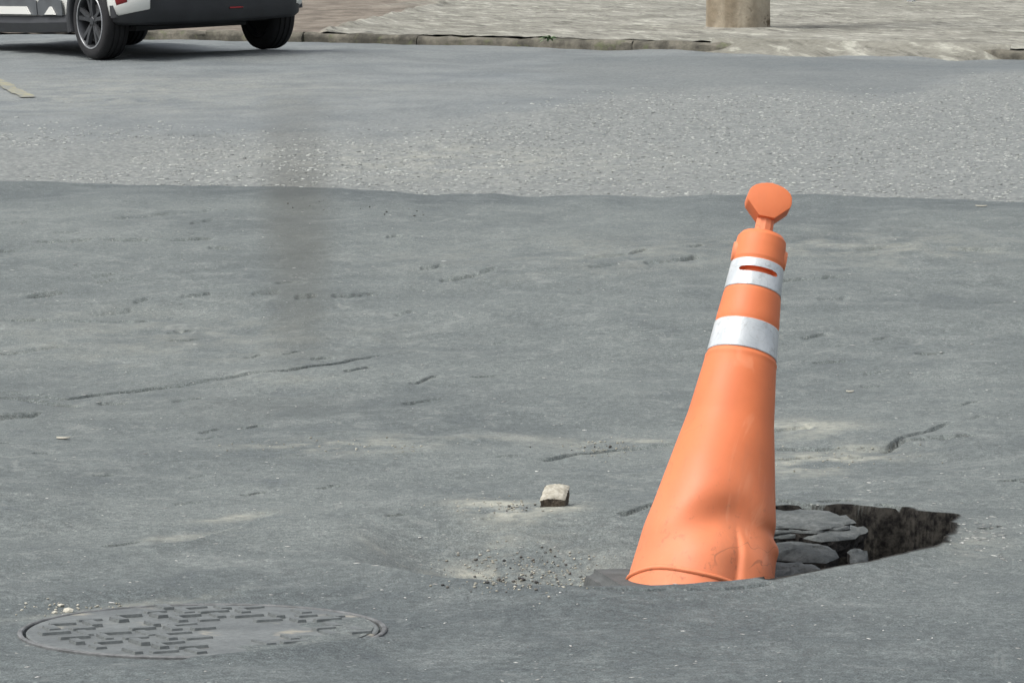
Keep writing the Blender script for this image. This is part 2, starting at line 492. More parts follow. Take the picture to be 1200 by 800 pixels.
# darker tar patch along the right half of the far lane
tq = np.array([(p.x, p.y) for p in pts([(640, 84), (700, 112), (760, 113), (900, 112), (1080, 113), (1115, 100), (1160, 88), (1260, 76), (1260, 73), (900, 68), (640, 66)])])
tar = np.zeros_like(GX)
_r = (gy > 12) & (gy < 40)
tar[_r] = sstep(-0.25, 0.35, inside_dist(tq, GX[_r], GY[_r]) + 0.5 * fbm(GX[_r], GY[_r], 1.5, 4))
def blob(px, py, wx, wy, ang=0.0):
    c = at_s(px, py); s = 4000 / c.y
    sx = wx / s; sy = wy / s / ((CAM_H - c.z) / c.y + float(profile(c.y + .5) - profile(c.y - .5)))
    return np.exp(-(((GX - c.x) / sx) ** 2 + ((GY - c.y - ang * (GX - c.x)) / sy) ** 2))
dust = (1.6 * blob(592, 593, 46, 7, -0.2) + 0.5 * blob(655, 592, 40, 6) + 0.8 * blob(605, 680, 80, 9) + 0.28 * blob(612, 655, 60, 20) + 0.75 * blob(708, 525, 36, 8) + 0.5 * blob(760, 518, 40, 5)
        + 0.62 * blob(395, 523, 95, 7) + 0.25 * blob(560, 515, 110, 8) + 0.7 * blob(975, 536, 75, 10) + 0.6 * blob(930, 505, 70, 12) + 0.35 * blob(930, 550, 60, 14)
        + 0.5 * blob(150, 712, 110, 5, 0.9) + 0.45 * blob(270, 607, 45, 4, 0.9) + 0.35 * blob(215, 630, 40, 4, .9) + 0.6 * blob(480, 667, 45, 4, -1.2)
        + 0.16 * blob(700, 300, 260, 22) + 0.22 * blob(1050, 290, 200, 18) + 0.14 * blob(330, 445, 60, 4) + 0.25 * blob(1140, 640, 40, 18) + 0.15 * blob(200, 400, 250, 30)
        + 0.35 * blob(520, 190, 260, 20) * old + 0.25 * blob(150, 110, 300, 22) * old)
dust = np.clip(dust * (0.7 + 2.2 * fbm(GX, GY, 9, 5, 0.65)), 0, 1) * (1 - pitm)
# long dark brownish streak up the lane, and a faint wide patch
S = pts([(335, 445), (348, 400), (350, 330), (348, 260), (346, 200), (345, 130), (346, 95)])
sy_, sx_ = np.array([p.y for p in S]), np.array([p.x for p in S])
half = np.interp(GY, sy_, [0.05, 0.085, 0.10, 0.135, 0.14, 0.17, 0.15])
amp = np.interp(GY, sy_, [0.0, 0.55, 0.7, 1.0, 0.75, 0.5, 0.0])
dark_tone = amp * sstep(1.7, 0.3, np.abs(GX - np.interp(GY, sy_, sx_)) / half) * (0.85 + 0.5 * fbm(GX, GY * 0.3, 3, 3))
dark_tone = np.clip(1.1 * dark_tone + 0.35 * blob(250, 480, 160, 16) * (1 + fbm(GX, GY, 2, 2)), 0, 1)

dark_zone = np.clip(sstep(7.1, 5.9, GY + 0.5 * fbm(GX, GY, 1.1, 4)) + 0.8 * sstep(0.6, 0.1, seam_y(GX) - GY - 0.4 + 0.9 * fbm(GX, GY, 1.0, 3)) * over * sstep(10, 12, GY), 0, 1)
tsl = np.stack([GX, GY, GZ], -1).reshape(-1, 3)
road = grid_mesh('road', tsl, len(gy), len(gx), M_ROAD, attrs={'old': old, 'track': track, 'tar': tar, 'dark_zone': dark_zone, 'dust': dust, 'dark_tone': dark_tone, 'pit': sstep(-0.022, -0.012, pd)})
tag(road, 'grey patched asphalt street with cracks and a seam', kind='structure')

# ------------------------------------------------------------------ footway and kerb
def kpt(s, v):
    return K0.x + kd.x * s + kn.x * v, K0.y + kd.y * s + kn.y * v
def kerb_s(px, py=55):
    p = at(px, py)
    return (p.x - K0.x) * kd.x + (p.y - K0.y) * kd.y
S_RAMP0 = kerb_s(845, 61)
su = axis([(-30, -4, 1.0), (-4, 8, 0.035), (8, 40, 1.0)])
sv = axis([(0.095, 8.0, 0.05), (8.0, 30, 1.0)])
SU, SV = np.meshgrid(su, sv)
FX, FY = kpt(SU, SV)
b0, b1 = at(352, 41, 0.10), at(525, 0, 0.10)
bu0 = (b0.x - K0.x) * kd.x + (b0.y - K0.y) * kd.y; bv0 = (b0.x - K0.x) * kn.x + (b0.y - K0.y) * kn.y
bu1 = (b1.x - K0.x) * kd.x + (b1.y - K0.y) * kd.y; bv1 = (b1.x - K0.x) * kn.x + (b1.y - K0.y) * kn.y
edge = SU - (bu0 + (bu1 - bu0) * (SV - bv0) / (bv1 - bv0)) + 0.10 * fbm(SU, SV, 2.5, 3)
conc = sstep(-0.10, 0.06, edge)
low = 0.045 * sstep(-3.0, -0.6, SU) + 0.004
FZ = profile(FY) + low + (0.082 - low) * conc + 0.03 * np.exp(-(edge / 0.12) ** 2) * (1 + 1.5 * fbm(SU, SV, 4, 3)) + 0.020 * fbm(SU, SV, 1.5, 4) + 0.012 * fbm(SU, SV, 7, 4, 0.6)
FZ = FZ - 0.03 * sstep(0.05, 0.0, np.abs(SV - 0.42 - 0.05 * fbm(SU, SU * 0, 1.2, 2))) * sstep(S_RAMP0, S_RAMP0 + 0.8, SU) * sstep(0.0, 0.2, fbm(SU, SU * 0 + 4, 1.4, 2) + 0.15)
FZ = np.where(SV > 20, FZ - 0.0, FZ)
foot = grid_mesh('footway', np.stack([FX, FY, FZ], -1).reshape(-1, 3), len(sv), len(su), M_CONC, attrs={'earth': 1 - conc})
tag(foot, 'rough beige concrete footway with brushed streaks', kind='structure')

kerb = empty('kerb', (K0.x, K0.y, K0.z))
tag(kerb, 'row of weathered concrete kerb stones', kind='structure')
s = kerb_s(120, 42)
ends = [kerb_s(150, 42), kerb_s(250, 45), kerb_s(362, 48), kerb_s(485, 52), kerb_s(622, 55), kerb_s(744, 58), kerb_s(858, 61), kerb_s(990, 64), kerb_s(1110, 67), kerb_s(1160, 68), kerb_s(1290, 72), kerb_s(1420, 75)]
for i, (a, b) in enumerate(zip(ends[:-1], ends[1:])):
    bm = bmesh.new()
    sunk = 0.0
    if 0.5 * (a + b) > S_RAMP0 and i not in (9,): sunk = 0.055
    n = 9
    jit = random.uniform(-0.02, 0.02)
    top = random.uniform(-0.044, -0.022)
    rings = []
    for k in range(n):
        t = a + 0.004 + (b - a - 0.008) * k / (n - 1)
        w = lambda: random.uniform(-0.010, 0.010)
        ring = []
        for v, h in ((0.0, -0.12), (0.0 + jit + w(), 0.03), (0.006 + jit + w(), 0.085 + top - sunk + w()), (0.025 + jit + w(), 0.103 + top - sunk + w()), (0.128, 0.106 + top - sunk + w()), (0.128, -0.12)):
            x, y = kpt(t, v)
            ring.append(bm.verts.new((x, y, float(profile(y)) + h)))
        rings.append(ring)
    for r0, r1 in zip(rings[:-1], rings[1:]):
        for q in range(6):
            bm.faces.new((r0[q], r0[(q + 1) % 6], r1[(q + 1) % 6], r1[q]))
    bm.faces.new(rings[0]); bm.faces.new(rings[-1])
    o = bm_obj('kerb_stone', bm, M_KERB)
    sharp(o, 50)
    o.parent = kerb
    o.matrix_parent_inverse = Matrix.Translation(-Vector((K0.x, K0.y, K0.z)))
# mortar wedge that ramps down over the kerb, right of the pole
ru = axis([(S_RAMP0 - 0.15, S_RAMP0 + 2.55, 0.03)])
rv = np.linspace(0, 1, 14)
RU, RV = np.meshgrid(ru, rv)
reach = 0.30 * sstep(S_RAMP0 - 0.15, S_RAMP0 + 0.35, RU) * sstep(S_RAMP0 + 2.55, S_RAMP0 + 2.25, RU) + 0.004
vv = 0.12 - (0.12 + reach) * (1 - RV) + 0.03 * fbm(RU, RV, 2.4, 3) * (1 - RV)
XX, YY = kpt(RU, vv)
ZZ = profile(YY) + 0.112 * np.power(RV, 1.15) + 0.006 * fbm(RU, RV, 5, 3) - 0.01 * (1 - RV)
rmp = grid_mesh('kerb_ramp', np.stack([XX, YY, ZZ], -1).reshape(-1, 3), len(rv), len(ru), M_CONC, attrs={'earth': np.zeros_like(XX)})
tag(rmp, kind='structure')

# ------------------------------------------------------------------ stone chips of the old surface, crumbs, litter
ICO_V = np.array([(0, -.5257, .8507), (.8507, 0, .5257), (.8507, 0, -.5257), (-.8507, 0, -.5257), (-.8507, 0, .5257), (-.5257, .8507, 0), (.5257, .8507, 0), (.5257, -.8507, 0), (-.5257, -.8507, 0), (0, -.5257, -.8507), (0, .5257, -.8507), (0, .5257, .8507)])
ICO_F = np.array([(1, 2, 6), (1, 7, 2), (3, 4, 5), (4, 3, 8), (6, 5, 11), (5, 6, 10), (9, 10, 2), (10, 9, 3), (7, 8, 9), (8, 7, 0), (11, 0, 1), (0, 11, 4), (6, 2, 10), (1, 6, 11), (3, 5, 10), (5, 4, 11), (2, 7, 9), (7, 1, 0), (3, 9, 8), (4, 8, 0)])
def scatter(name, X, Y, size, mat, label, flat=0.5, sink=0.3, zf=surf, parent=None, elong=(0.6, 1.5)):
    n = len(X)
    Z = zf(X, Y)
    a = RNG.uniform(0, 6.283, n)
    sx, sy = size * RNG.uniform(*elong, n), size * RNG.uniform(0.6, 1.2, n)
    sz = size * flat * RNG.uniform(0.7, 1.3, n)
    V = ICO_V[None] * RNG.uniform(0.72, 1.25, (n, 12, 1))
    x, y = V[..., 0] * sx[:, None], V[..., 1] * sy[:, None]
    c, s_ = np.cos(a)[:, None], np.sin(a)[:, None]
    W = np.stack([X[:, None] + x * c - y * s_, Y[:, None] + x * s_ + y * c, Z[:, None] + (V[..., 2] + 1 - 2 * sink) * sz[:, None]], -1).reshape(-1, 3)
    F = (ICO_F[None] + 12 * np.arange(n)[:, None, None]).reshape(-1, 3)
    me = bpy.data.meshes.new(name)
    me.vertices.add(len(W)); me.vertices.foreach_set('co', W.astype(np.float32).ravel())
    me.loops.add(F.size); me.loops.foreach_set('vertex_index', F.astype(np.int32).ravel())
    me.polygons.add(len(F)); me.polygons.foreach_set('loop_start', np.arange(0, F.size, 3, dtype=np.int32))
    me.update(calc_edges=True)
    me.materials.append(mat)
    o = link(bpy.data.objects.new(name, me), parent)
    return tag(o, label, name.replace('_', ' ') if parent is None else None, kind='stuff')

def chip_mat(name, lo, hi, rough=0.85):
    t = NT(name)
    rnd = t.n.new('ShaderNodeNewGeometry').outputs['Random Per Island']
    c = t.mix(rnd, lo, hi)
    c = t.mix(0.5, c, t.mix(t.rng(t.noise(150, 3), 0.3, 0.7), (0.7, 0.7, 0.7), (1.2, 1.2, 1.2)), 'MULTIPLY')
    return t.out(c, rough, Specular_IOR_Level=0.3)
M_CHIP = chip_mat('worn_aggregate', (0.140, 0.150, 0.144), (0.46, 0.475, 0.44))
M_PALE = chip_mat('pale_flecks', (0.25, 0.25, 0.235), (0.55, 0.55, 0.52))
M_CRUMB = chip_mat('dark_crumbs', (0.035, 0.035, 0.035), (0.14, 0.135, 0.12))
M_SAND = chip_mat('sand_crumbs', (0.20, 0.19, 0.15), (0.46, 0.44, 0.37))

def in_px(n, x0, x1, y0, y1):
    P = [at_s(RNG.uniform(x0, x1), RNG.uniform(y0, y1)) for _ in range(n)]
    return np.array([p.x for p in P]), np.array([p.y for p in P])
n = 34000
X = RNG.uniform(-5.0, 5.0, n); Y = RNG.uniform(seam1.y - 0.5, 25.0, n)
tt = np.interp(X, *zip(*[(p.x, p.y) for p in pts([(-100, 158), (150, 160), (330, 158), (480, 155), (520, 150), (600, 140), (700, 118), (740, 110), (1080, 112), (1110, 100), (1150, 88), (1300, 74)])]))
keep = (Y > seam_y(X) + 0.03) & (Y < tt + 1.2 * fbm(X, Y, 1.6, 4) + RNG.normal(0, 0.6, n)) & (np.abs(X) < 0.165 * Y + 0.6) & (fbm(X, Y * 0.6, 0.8, 3) > -0.25) & (RNG.random(n) < sstep(26, 18, Y) * 0.9 + 0.1)
scatter('exposed_aggregate', X[keep], Y[keep], RNG.uniform(0.005, 0.0125, keep.sum()), M_CHIP, 'pale stone chips standing out of the worn old road surface', flat=0.28, sink=0.45)
# pale flecks and chips lying on the new mat
X, Y = in_px(650, -20, 1220, 245, 800)
s_ = RNG.uniform(0.0012, 0.0034, len(X)) * (0.5 + Y / 14)
keep = (pd[np.clip(np.searchsorted(gy, Y), 0, len(gy) - 1), np.clip(np.searchsorted(gx, X), 0, len(gx) - 1)] < -0.02) & (np.hypot(X - MH.x, Y - MH.y) > MH_R)
scatter('pale_flecks', X[keep], Y[keep], s_[keep], M_PALE, 'tiny pale flecks scattered over the new asphalt', flat=0.22, sink=0.1, elong=(0.7, 3.0))
def gauss_px(n, cx, cy, wx, wy):
    P = [at_s(RNG.normal(cx, wx), RNG.normal(cy, wy)) for _ in range(n)]
    return np.array([p.x for p in P]), np.array([p.y for p in P])
def cat(*l): return np.concatenate([a for a, _ in l]), np.concatenate([b for _, b in l])
X, Y = cat(gauss_px(70, 622, 668, 42, 16), gauss_px(30, 610, 682, 30, 5), gauss_px(22, 612, 592, 22, 4), gauss_px(16, 700, 528, 18, 5), gauss_px(30, 480, 249, 22, 4), gauss_px(20, 345, 232, 25, 6))
scatter('dark_crumbs', X, Y, 0.0012 + 0.0042 * RNG.random(len(X)) ** 2.5, M_CRUMB, 'dark gravel crumbs gathered in the sunken asphalt by the cone', flat=0.7, sink=0.15)
X, Y = cat(gauss_px(200, 615, 668, 48, 14), gauss_px(60, 606, 684, 40, 4), gauss_px(60, 595, 593, 30, 5), gauss_px(80, 712, 525, 26, 6), gauss_px(50, 100, 712, 45, 3), gauss_px(60, 395, 524, 60, 5), gauss_px(60, 970, 536, 50, 9))
scatter('sand_crumbs', X, Y, RNG.uniform(0.001, 0.0034, len(X)), M_SAND, 'sandy crumbs and crushed grit in pale patches', flat=0.6, sink=0.15)
X, Y = cat(gauss_px(40, 1142, 626, 20, 12), gauss_px(22, 1180, 640, 18, 16), gauss_px(10, 1020, 570, 20, 8), gauss_px(8, 1120, 580, 25, 14))
keep = pd[np.clip(np.searchsorted(gy, Y), 0, len(gy) - 1), np.clip(np.searchsorted(gx, X), 0, len(gx) - 1)] < -0.02
X, Y = X[keep], Y[keep]
scatter('wood_splinters', X, Y, RNG.uniform(0.0015, 0.0032, len(X)), M_PALE, 'whitish splinters strewn beside the broken end of the hole', flat=0.3, sink=0.1, elong=(1.8, 4.5))

def rock(name, size, mat, seed, sub=2, rough=0.18, squash=(1, 1, 1), parent=None):
    r = random.Random(seed)
    bm = bmesh.new()
    bmesh.ops.create_icosphere(bm, subdivisions=sub, radius=1)
    for v in bm.verts:
        n = v.co.normalized()
        # planar cuts make flat broken faces
        v.co = n * (1 + r.uniform(-rough, rough) * 0.4)
    for _ in range(7):
        d = Vector((r.uniform(-1, 1), r.uniform(-1, 1), r.uniform(-1, 1))).normalized()
        lim = r.uniform(0.55, 0.85)
        for v in bm.verts:
            k = v.co.dot(d)
            if k > lim: v.co -= d * (k - lim) * 0.92
    for v in bm.verts:
        v.co = Vector((v.co.x * squash[0], v.co.y * squash[1], v.co.z * squash[2])) * size
    return bm_obj(name, bm, mat, parent)

M_STONE = NT('concrete_lump')
_n = M_STONE.noise(90, 5, v=M_STONE.objco())
M_STONE = M_STONE.out(M_STONE.mix(M_STONE.rng(_n, 0.3, 0.7), (0.26, 0.245, 0.195), (0.43, 0.41, 0.345)), 0.9, M_STONE.bump(_n, 0.004, 0.8))
M_STONE_DK = simple('concrete_lump_shade', (0.075, 0.062, 0.045), 0.95, 0.5, 60, 0.004, 150)  # darker copy of the lump colour: shade painted into its broken sides

# chunk of concrete lying on the asphalt
sp = at_s(647, 593)
bz = float(surf(np.array([sp.x]), np.array([sp.y]))[0])
lump = empty('concrete_chunk', (sp.x, sp.y, bz))
tag(lump, 'small pale broken concrete chunk lying on dusty asphalt beside the cone', 'stone')
nu = 13
bm = bmesh.new()
G = {}
rr = random.Random(4)
def lump_top(u, v):     # u across, v back
    x = -0.029 + 0.058 * u + 0.012 * v
    y = -0.012 + 0.050 * v + 0.008 * (u - 0.5)
    z = 0.019 + 0.026 * v + 0.004 * math.sin(3.1 * u) + rr.uniform(-.0008, .0008)
    e = min(u, 1 - u, v, 1 - v)
    if e < 0.01: z -= 0.004 + rr.uniform(0, .0015)
    return (x + rr.uniform(-.0008, .0008), y + rr.uniform(-.0008, .0008), z)
for i in range(nu):
    for j in range(nu): G[i, j] = bm.verts.new(lump_top(i / (nu - 1), j / (nu - 1)))
for i in range(nu - 1):
    for j in range(nu - 1): bm.faces.new((G[i, j], G[i + 1, j], G[i + 1, j + 1], G[i, j + 1]))
o = bm_obj('worn_face', bm, M_STONE, lump, True)
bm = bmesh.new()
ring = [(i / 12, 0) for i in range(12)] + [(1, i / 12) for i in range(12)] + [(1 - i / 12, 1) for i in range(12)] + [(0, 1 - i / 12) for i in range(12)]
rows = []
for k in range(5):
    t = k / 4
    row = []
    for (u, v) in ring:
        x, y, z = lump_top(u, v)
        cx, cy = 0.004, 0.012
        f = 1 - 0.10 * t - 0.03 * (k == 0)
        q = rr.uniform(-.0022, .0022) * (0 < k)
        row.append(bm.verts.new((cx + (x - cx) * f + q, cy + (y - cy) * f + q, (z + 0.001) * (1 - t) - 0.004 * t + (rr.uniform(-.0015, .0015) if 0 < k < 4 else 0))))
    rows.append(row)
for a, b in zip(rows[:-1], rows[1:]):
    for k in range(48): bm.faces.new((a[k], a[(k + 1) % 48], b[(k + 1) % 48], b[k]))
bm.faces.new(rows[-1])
bm_obj('broken_shaded_side', bm, M_STONE_DK, lump)

# crumbs of mortar by the manhole rim
for k, (px, py, sz) in enumerate([(71, 706, 0.007), (80, 711, 0.010), (64, 713, 0.006)]):
    q = at(px, py)
    o = rock('mortar_crumb', sz, M_SAND, 20 + k, 1, squash=(1.2, 0.9, 0.6))
    o.location = (q.x, q.y, float(surf(np.array([q.x]), np.array([q.y]))[0]) + sz * 0.35)
    tag(o, ['middle-sized pale mortar crumb behind the largest crumb by the manhole cover', 'largest pale mortar crumb on the asphalt by the manhole cover', 'smallest pale mortar crumb by the rim of the manhole cover'][k], 'stone', 'mortar crumbs by the manhole cover')

# ------------------------------------------------------------------ broken asphalt slabs in the hole
t = NT('broken_asphalt')
_n, _f = t.noise(12, 5, 0.6), t.noise(90, 5, 0.75)
_c = t.mix(t.rng(_n, 0.35, 0.65), (0.080, 0.089, 0.089), (0.145, 0.156, 0.151))
_c = t.mix(0.5, _c, t.mix(t.rng(_f, 0.3, 0.7), (0.55, 0.55, 0.55), (1.4, 1.4, 1.4)), 'MULTIPLY')
M_SLAB = t.out(_c, 0.9, t.bump(_f, 0.006, 0.9), Specular_IOR_Level=0.25)
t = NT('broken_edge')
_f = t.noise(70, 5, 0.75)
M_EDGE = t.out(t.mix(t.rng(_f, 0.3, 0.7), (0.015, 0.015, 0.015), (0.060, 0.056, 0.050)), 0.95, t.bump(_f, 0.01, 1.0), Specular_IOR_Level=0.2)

def slab(poly_px, thick, label, seed, bulge=0.0):
    """a broken plate of the mat: corners (photo x, photo y, height), real thickness below"""
    r = random.Random(seed)
    P = [at(a, b, z) for a, b, z in poly_px]
    c = sum(P, Vector()) / len(P)
    root = empty('asphalt_slab', c)
    tag(root, label, 'rubble', 'broken asphalt slabs in the hole')
    Q = []
    for a, b in zip(P, P[1:] + P[:1]):
        n = max(2, int((b - a).length / 0.018))
        for k in range(n):
            p = a.lerp(b, k / n) - c
            p.x += r.uniform(-.005, .005); p.y += r.uniform(-.008, .008)
            Q.append(p)
    n = len(Q)
    bm = bmesh.new()
    rings = [[bm.verts.new(q + Vector((0, 0, -0.004))) for q in Q]]
    for f in (0.93, 0.75, 0.5, 0.25):
        rings.append([bm.verts.new(Vector((q.x * f, q.y * f, q.z * f + bulge * (1 - f * f) + r.uniform(-.003, .003)))) for q in Q])
    for a, b in zip(rings[:-1], rings[1:]):
        for k in range(n): bm.faces.new((a[k], a[(k + 1) % n], b[(k + 1) % n], b[k]))
    bm.faces.new(rings[-1])
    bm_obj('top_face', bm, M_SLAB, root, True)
    bm = bmesh.new()
    rows = []
    for k in range(5):
        t = k / 4
        rows.append([bm.verts.new(Vector((q.x * (1 - .12 * t), q.y * (1 - .12 * t), q.z - 0.005 - thick * t)) + Vector((r.uniform(-.006, .006), r.uniform(-.006, .006), r.uniform(-.004, .004))) * (0 < k)) for q in Q])
    for a, b in zip(rows[:-1], rows[1:]):
        for k in range(n): bm.faces.new((a[k], a[(k + 1) % n], b[(k + 1) % n], b[k]))
    bm.faces.new(rows[-1])
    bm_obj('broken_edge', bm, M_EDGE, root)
    return root
slab([(875, 597, -.006), (915, 597, -.006), (945, 595, -.005), (972, 598, -.006), (993, 604, -.010), (1003, 611, -.016), (985, 614, -.016), (958, 619, -.017), (925, 617, -.016), (875, 617, -.016)], 0.035, 'largest cracked asphalt plate sagging into the hole beside the cone', 3, 0.002)
slab([(880, 621, -.022), (920, 621, -.022), (955, 623, -.023), (988, 618, -.022), (1010, 615, -.022), (1019, 621, -.030), (1000, 629, -.036), (965, 633, -.036), (935, 628, -.034), (880, 629, -.034)], 0.04, 'narrow asphalt strip below the edge of the largest broken plate', 5, 0.003)
slab([(890, 638, -.034), (925, 635, -.034), (960, 636, -.034), (980, 643, -.040), (986, 651, -.050), (968, 658, -.056), (940, 656, -.056), (890, 654, -.056)], 0.09, 'rounded lump of asphalt deep in the hole beside the cone foot', 8, 0.012)
slab([(900, 659, -.058), (930, 657, -.058), (955, 662, -.060), (970, 668, -.066), (945, 680, -.085), (905, 682, -.085)], 0.06, 'low flat asphalt fragment wedged against the near wall of the hole', 9, 0.006)
slab([(993, 645, -.055), (1004, 642, -.055), (1016, 647, -.058), (1019, 657, -.070), (1000, 660, -.070)], 0.06, 'small grey asphalt lump alone in the dark of the hole', 12, 0.008)

# ------------------------------------------------------------------ manhole cover
def iron_material():
    t = NT('cast_iron')
    o = t.objco()
    n1, n2 = t.noise(6, 5, 0.6, v=o), t.noise(80, 5, 0.7, v=o)
    c = t.mix(t.rng(n1, 0.35, 0.65), (0.094, 0.104, 0.103), (0.138, 0.150, 0.146))
    c = t.mix(0.5, c, t.mix(t.rng(n2, 0.3, 0.7), (0.65, 0.65, 0.65), (1.3, 1.3, 1.3)), 'MULTIPLY')
    c = t.mix(t.rng(t.noise(9, 4, v=o), 0.58, 0.72), c, (0.25, 0.235, 0.19))
    return t.out(c, 0.62, t.bump(n2, 0.002, 0.8), Metallic=0.15)
M_IRON = iron_material()
M_IRON_DK = simple('cast_iron_frame', (0.10, 0.104, 0.104), 0.7, 0.4, 30, 0.002, 120)
mzb = float(profile(MH.y))
mroot = empty('manhole_cover', (0, 0, 0), Matrix.Translation((MH.x, MH.y, mzb)) @ Matrix.Rotation(math.atan(-0.010 / MH_R), 4, 'X'))
tag(mroot, 'round iron manhole cover with raised tread blocks, half smeared with asphalt', 'manhole cover')
def lathe(name, prof, mat, parent, seg=96, wob=0.0):
    V, F = [], []
    for r, z in prof:
        for k in range(seg):
            a = 2 * math.pi * k / seg
            V.append((r * math.cos(a), r * math.sin(a), z + wob * math.sin(3 * a + r * 20)))
    n = len(prof)
    for i in range(n - 1):
        for k in range(seg):
            F.append((i * seg + k, i * seg + (k + 1) % seg, (i + 1) * seg + (k + 1) % seg, (i + 1) * seg + k))
    return sharp(mesh_obj(name, V, F, mat, parent), 30)
lathe('frame_ring', [(0.328, -0.06), (0.328, 0.0015), (0.326, 0.003), (0.321, 0.003), (0.319, 0.001), (0.319, -0.06)], M_IRON_DK, mroot)
lathe('cover_plate', [(0.313, -0.05), (0.313, 0.000), (0.310, 0.002), (0.20, 0.001), (0.10, 0.0015), (0.0005, 0.0015)], M_IRON, mroot, wob=0.0006)
# tread blocks: short bars laid in turns across and along
bm = bmesh.new()
bmesh.ops.create_cube(bm, size=1)
for v in bm.verts:
    top = v.co.z > 0
    v.co = Vector((v.co.x * (0.056 if not top else 0.052), v.co.y * (0.021 if not top else 0.017), 0.0065 if top else -0.002))
bar_me = bpy.data.meshes.new('tread_bar')
bm.to_mesh(bar_me); bm.free(); bar_me.materials.append(M_IRON)
rb = random.Random(5)
pitch = 0.054
for i in range(-6, 7):
    for j in range(-6, 7):
        x, y = i * pitch + (j % 2) * 0.012, j * pitch
        r = math.hypot(x, y)
        if r > 0.288: continue
        if rb.random() < 0.12: continue
        if x > 0.01 and r < 0.19 and not (y > 0.05 and rb.random() < 0.35): continue                      # worn and smeared half
        if x * 0.62 - y * 0.78 > 0.235: continue
        if x > 0.05 and rb.random() < 0.3: continue
        o = bpy.data.objects.new('tread_bar', bar_me)
        link(o, mroot)
        o.location = (x, y, 0)
        o.rotation_euler = (0, 0, R(118 if (i + j) % 2 else 28) + rb.uniform(-.08, .08))
        o.scale = (rb.uniform(0.7, 1.1), rb.uniform(0.8, 1.2), rb.uniform(0.7, 1.1))
# tar smear over the worn half
V, F = [], []
nr_, ns_ = 16, 60
for i in range(nr_):
    for k in range(ns_):
        a = R(-75) + R(110) * k / (ns_ - 1)
        r0 = 0.17 + 0.06 * float(vnoise(np.array([k * 0.25]), np.array([2.2]))[0]) + 0.03 * abs(k / ns_ - 0.5)
        rr_ = r0 + (0.303 - r0) * i / (nr_ - 1)
        u = i / (nr_ - 1); w = min(k, ns_ - 1 - k) / 6
        h = 0.0055 * min(1, u * 1.6) * min(1, w) + 0.004 * float(vnoise(np.array([rr_ * 40 + 9]), np.array([k * 0.16]))[0]) * min(1, w)
        V.append((rr_ * math.cos(a), rr_ * math.sin(a), h - 0.001))
for i in range(nr_ - 1):
    for k in range(ns_ - 1): F.append((i * ns_ + k, (i + 1) * ns_ + k, (i + 1) * ns_ + k + 1, i * ns_ + k + 1))
mesh_obj('asphalt_smear', V, F, M_ROAD, mroot, True)

# ------------------------------------------------------------------ traffic cone
def plastic_material():
    t = NT('orange_plastic')
    o = t.objco()
    n1, n2, n3 = t.noise(7, 5, 0.6, v=o), t.noise(45, 5, 0.7, v=o), t.noise(160, 2, 0.5, v=o)
    c = t.mix(t.rng(n1, 0.3, 0.7), (0.60, 0.150, 0.048), (0.67, 0.182, 0.064))
    sep = t.n.new('ShaderNodeSeparateXYZ'); t.put(sep.inputs[0], o)
    low = t.rng(sep.outputs['Z'], 0.32, 0.02)                       # scuffs and dirt gather near the foot
    c = t.mix(t.math('MULTIPLY', low, 0.28), c, (0.70, 0.27, 0.15))
    d = t.math('MULTIPLY', t.rng(n2, 0.56, 0.74), t.math('ADD', t.math('MULTIPLY', low, 0.65), 0.05))
    c = t.mix(d, c, (0.28, 0.10, 0.05))
    sp_ = t.voro(38, o)
    dot = t.math('MULTIPLY', t.rng(sp_.outputs['Distance'], 0.14, 0.06), t.rng(sp_.outputs['Color'], 0.90, 0.93))
    c = t.mix(t.math('MULTIPLY', dot, 0.5), c, (0.20, 0.08, 0.05))
    wv = t.noise(5.5, 2, 0.4, v=t.scale(o, (1, 1, 0.7)), dist=2.2)       # thin dark scratches
    ln = t.math('MULTIPLY', t.rng(t.math('ABSOLUTE', t.math('SUBTRACT', wv, 0.5)), 0.010, 0.003), t.rng(t.noise(6, 2, v=o), 0.52, 0.62))
    c = t.mix(t.math('MULTIPLY', ln, t.math('ADD', t.math('MULTIPLY', low, 0.25), 0.18)), c, (0.16, 0.06, 0.035))
    gr = t.noise(4.0, 6, 0.7, v=t.scale(o, (1.6, 1.6, 0.5)))
    c = t.mix(t.math('MULTIPLY', t.rng(gr, 0.48, 0.70), 0.30), c, (0.42, 0.165, 0.085))
    sc = t.noise(14, 3, 0.5, v=t.scale(o, (1, 1, 0.25)), dist=1.5)
    c = t.mix(t.math('MULTIPLY', t.rng(sc, 0.60, 0.72), 0.18), c, (0.85, 0.42, 0.24))
    return t.out(c, t.rng(n1, 0.3, 0.7, 0.52, 0.68), t.bump(n2, 0.0012, 0.35), Subsurface_Weight=0.06, Subsurface_Radius=(0.02, 0.008, 0.003), Subsurface_Scale=0.3)
M_OR = plastic_material()
def band_material():
    t = NT('reflective_white')
    o = t.objco()
    n1, n2 = t.noise(11, 5, 0.6, v=t.scale(o, (1, 1, 0.5))), t.noise(70, 4, v=o)
    v = t.voro(330, o)
    c = t.mix(t.rng(n1, 0.38, 0.62), (0.40, 0.43, 0.445), (0.56, 0.585, 0.59))
    c = t.mix(t.math('MULTIPLY', t.rng(n2, 0.54, 0.70), 0.5), c, (0.30, 0.30, 0.29))
    ck = t.noise(16, 2, 0.4, v=o, dist=2.0)
    c = t.mix(t.math('MULTIPLY', t.rng(t.math('ABSOLUTE', t.math('SUBTRACT', ck, 0.5)), 0.014, 0.004), 0.35), c, (0.25, 0.25, 0.25))
    return t.out(c, 0.32, t.bump(v.outputs['Distance'], 0.0006, 0.4), Metallic=0.1, Coat_Weight=0.3, Coat_Roughness=0.2)
M_BAND = band_material()
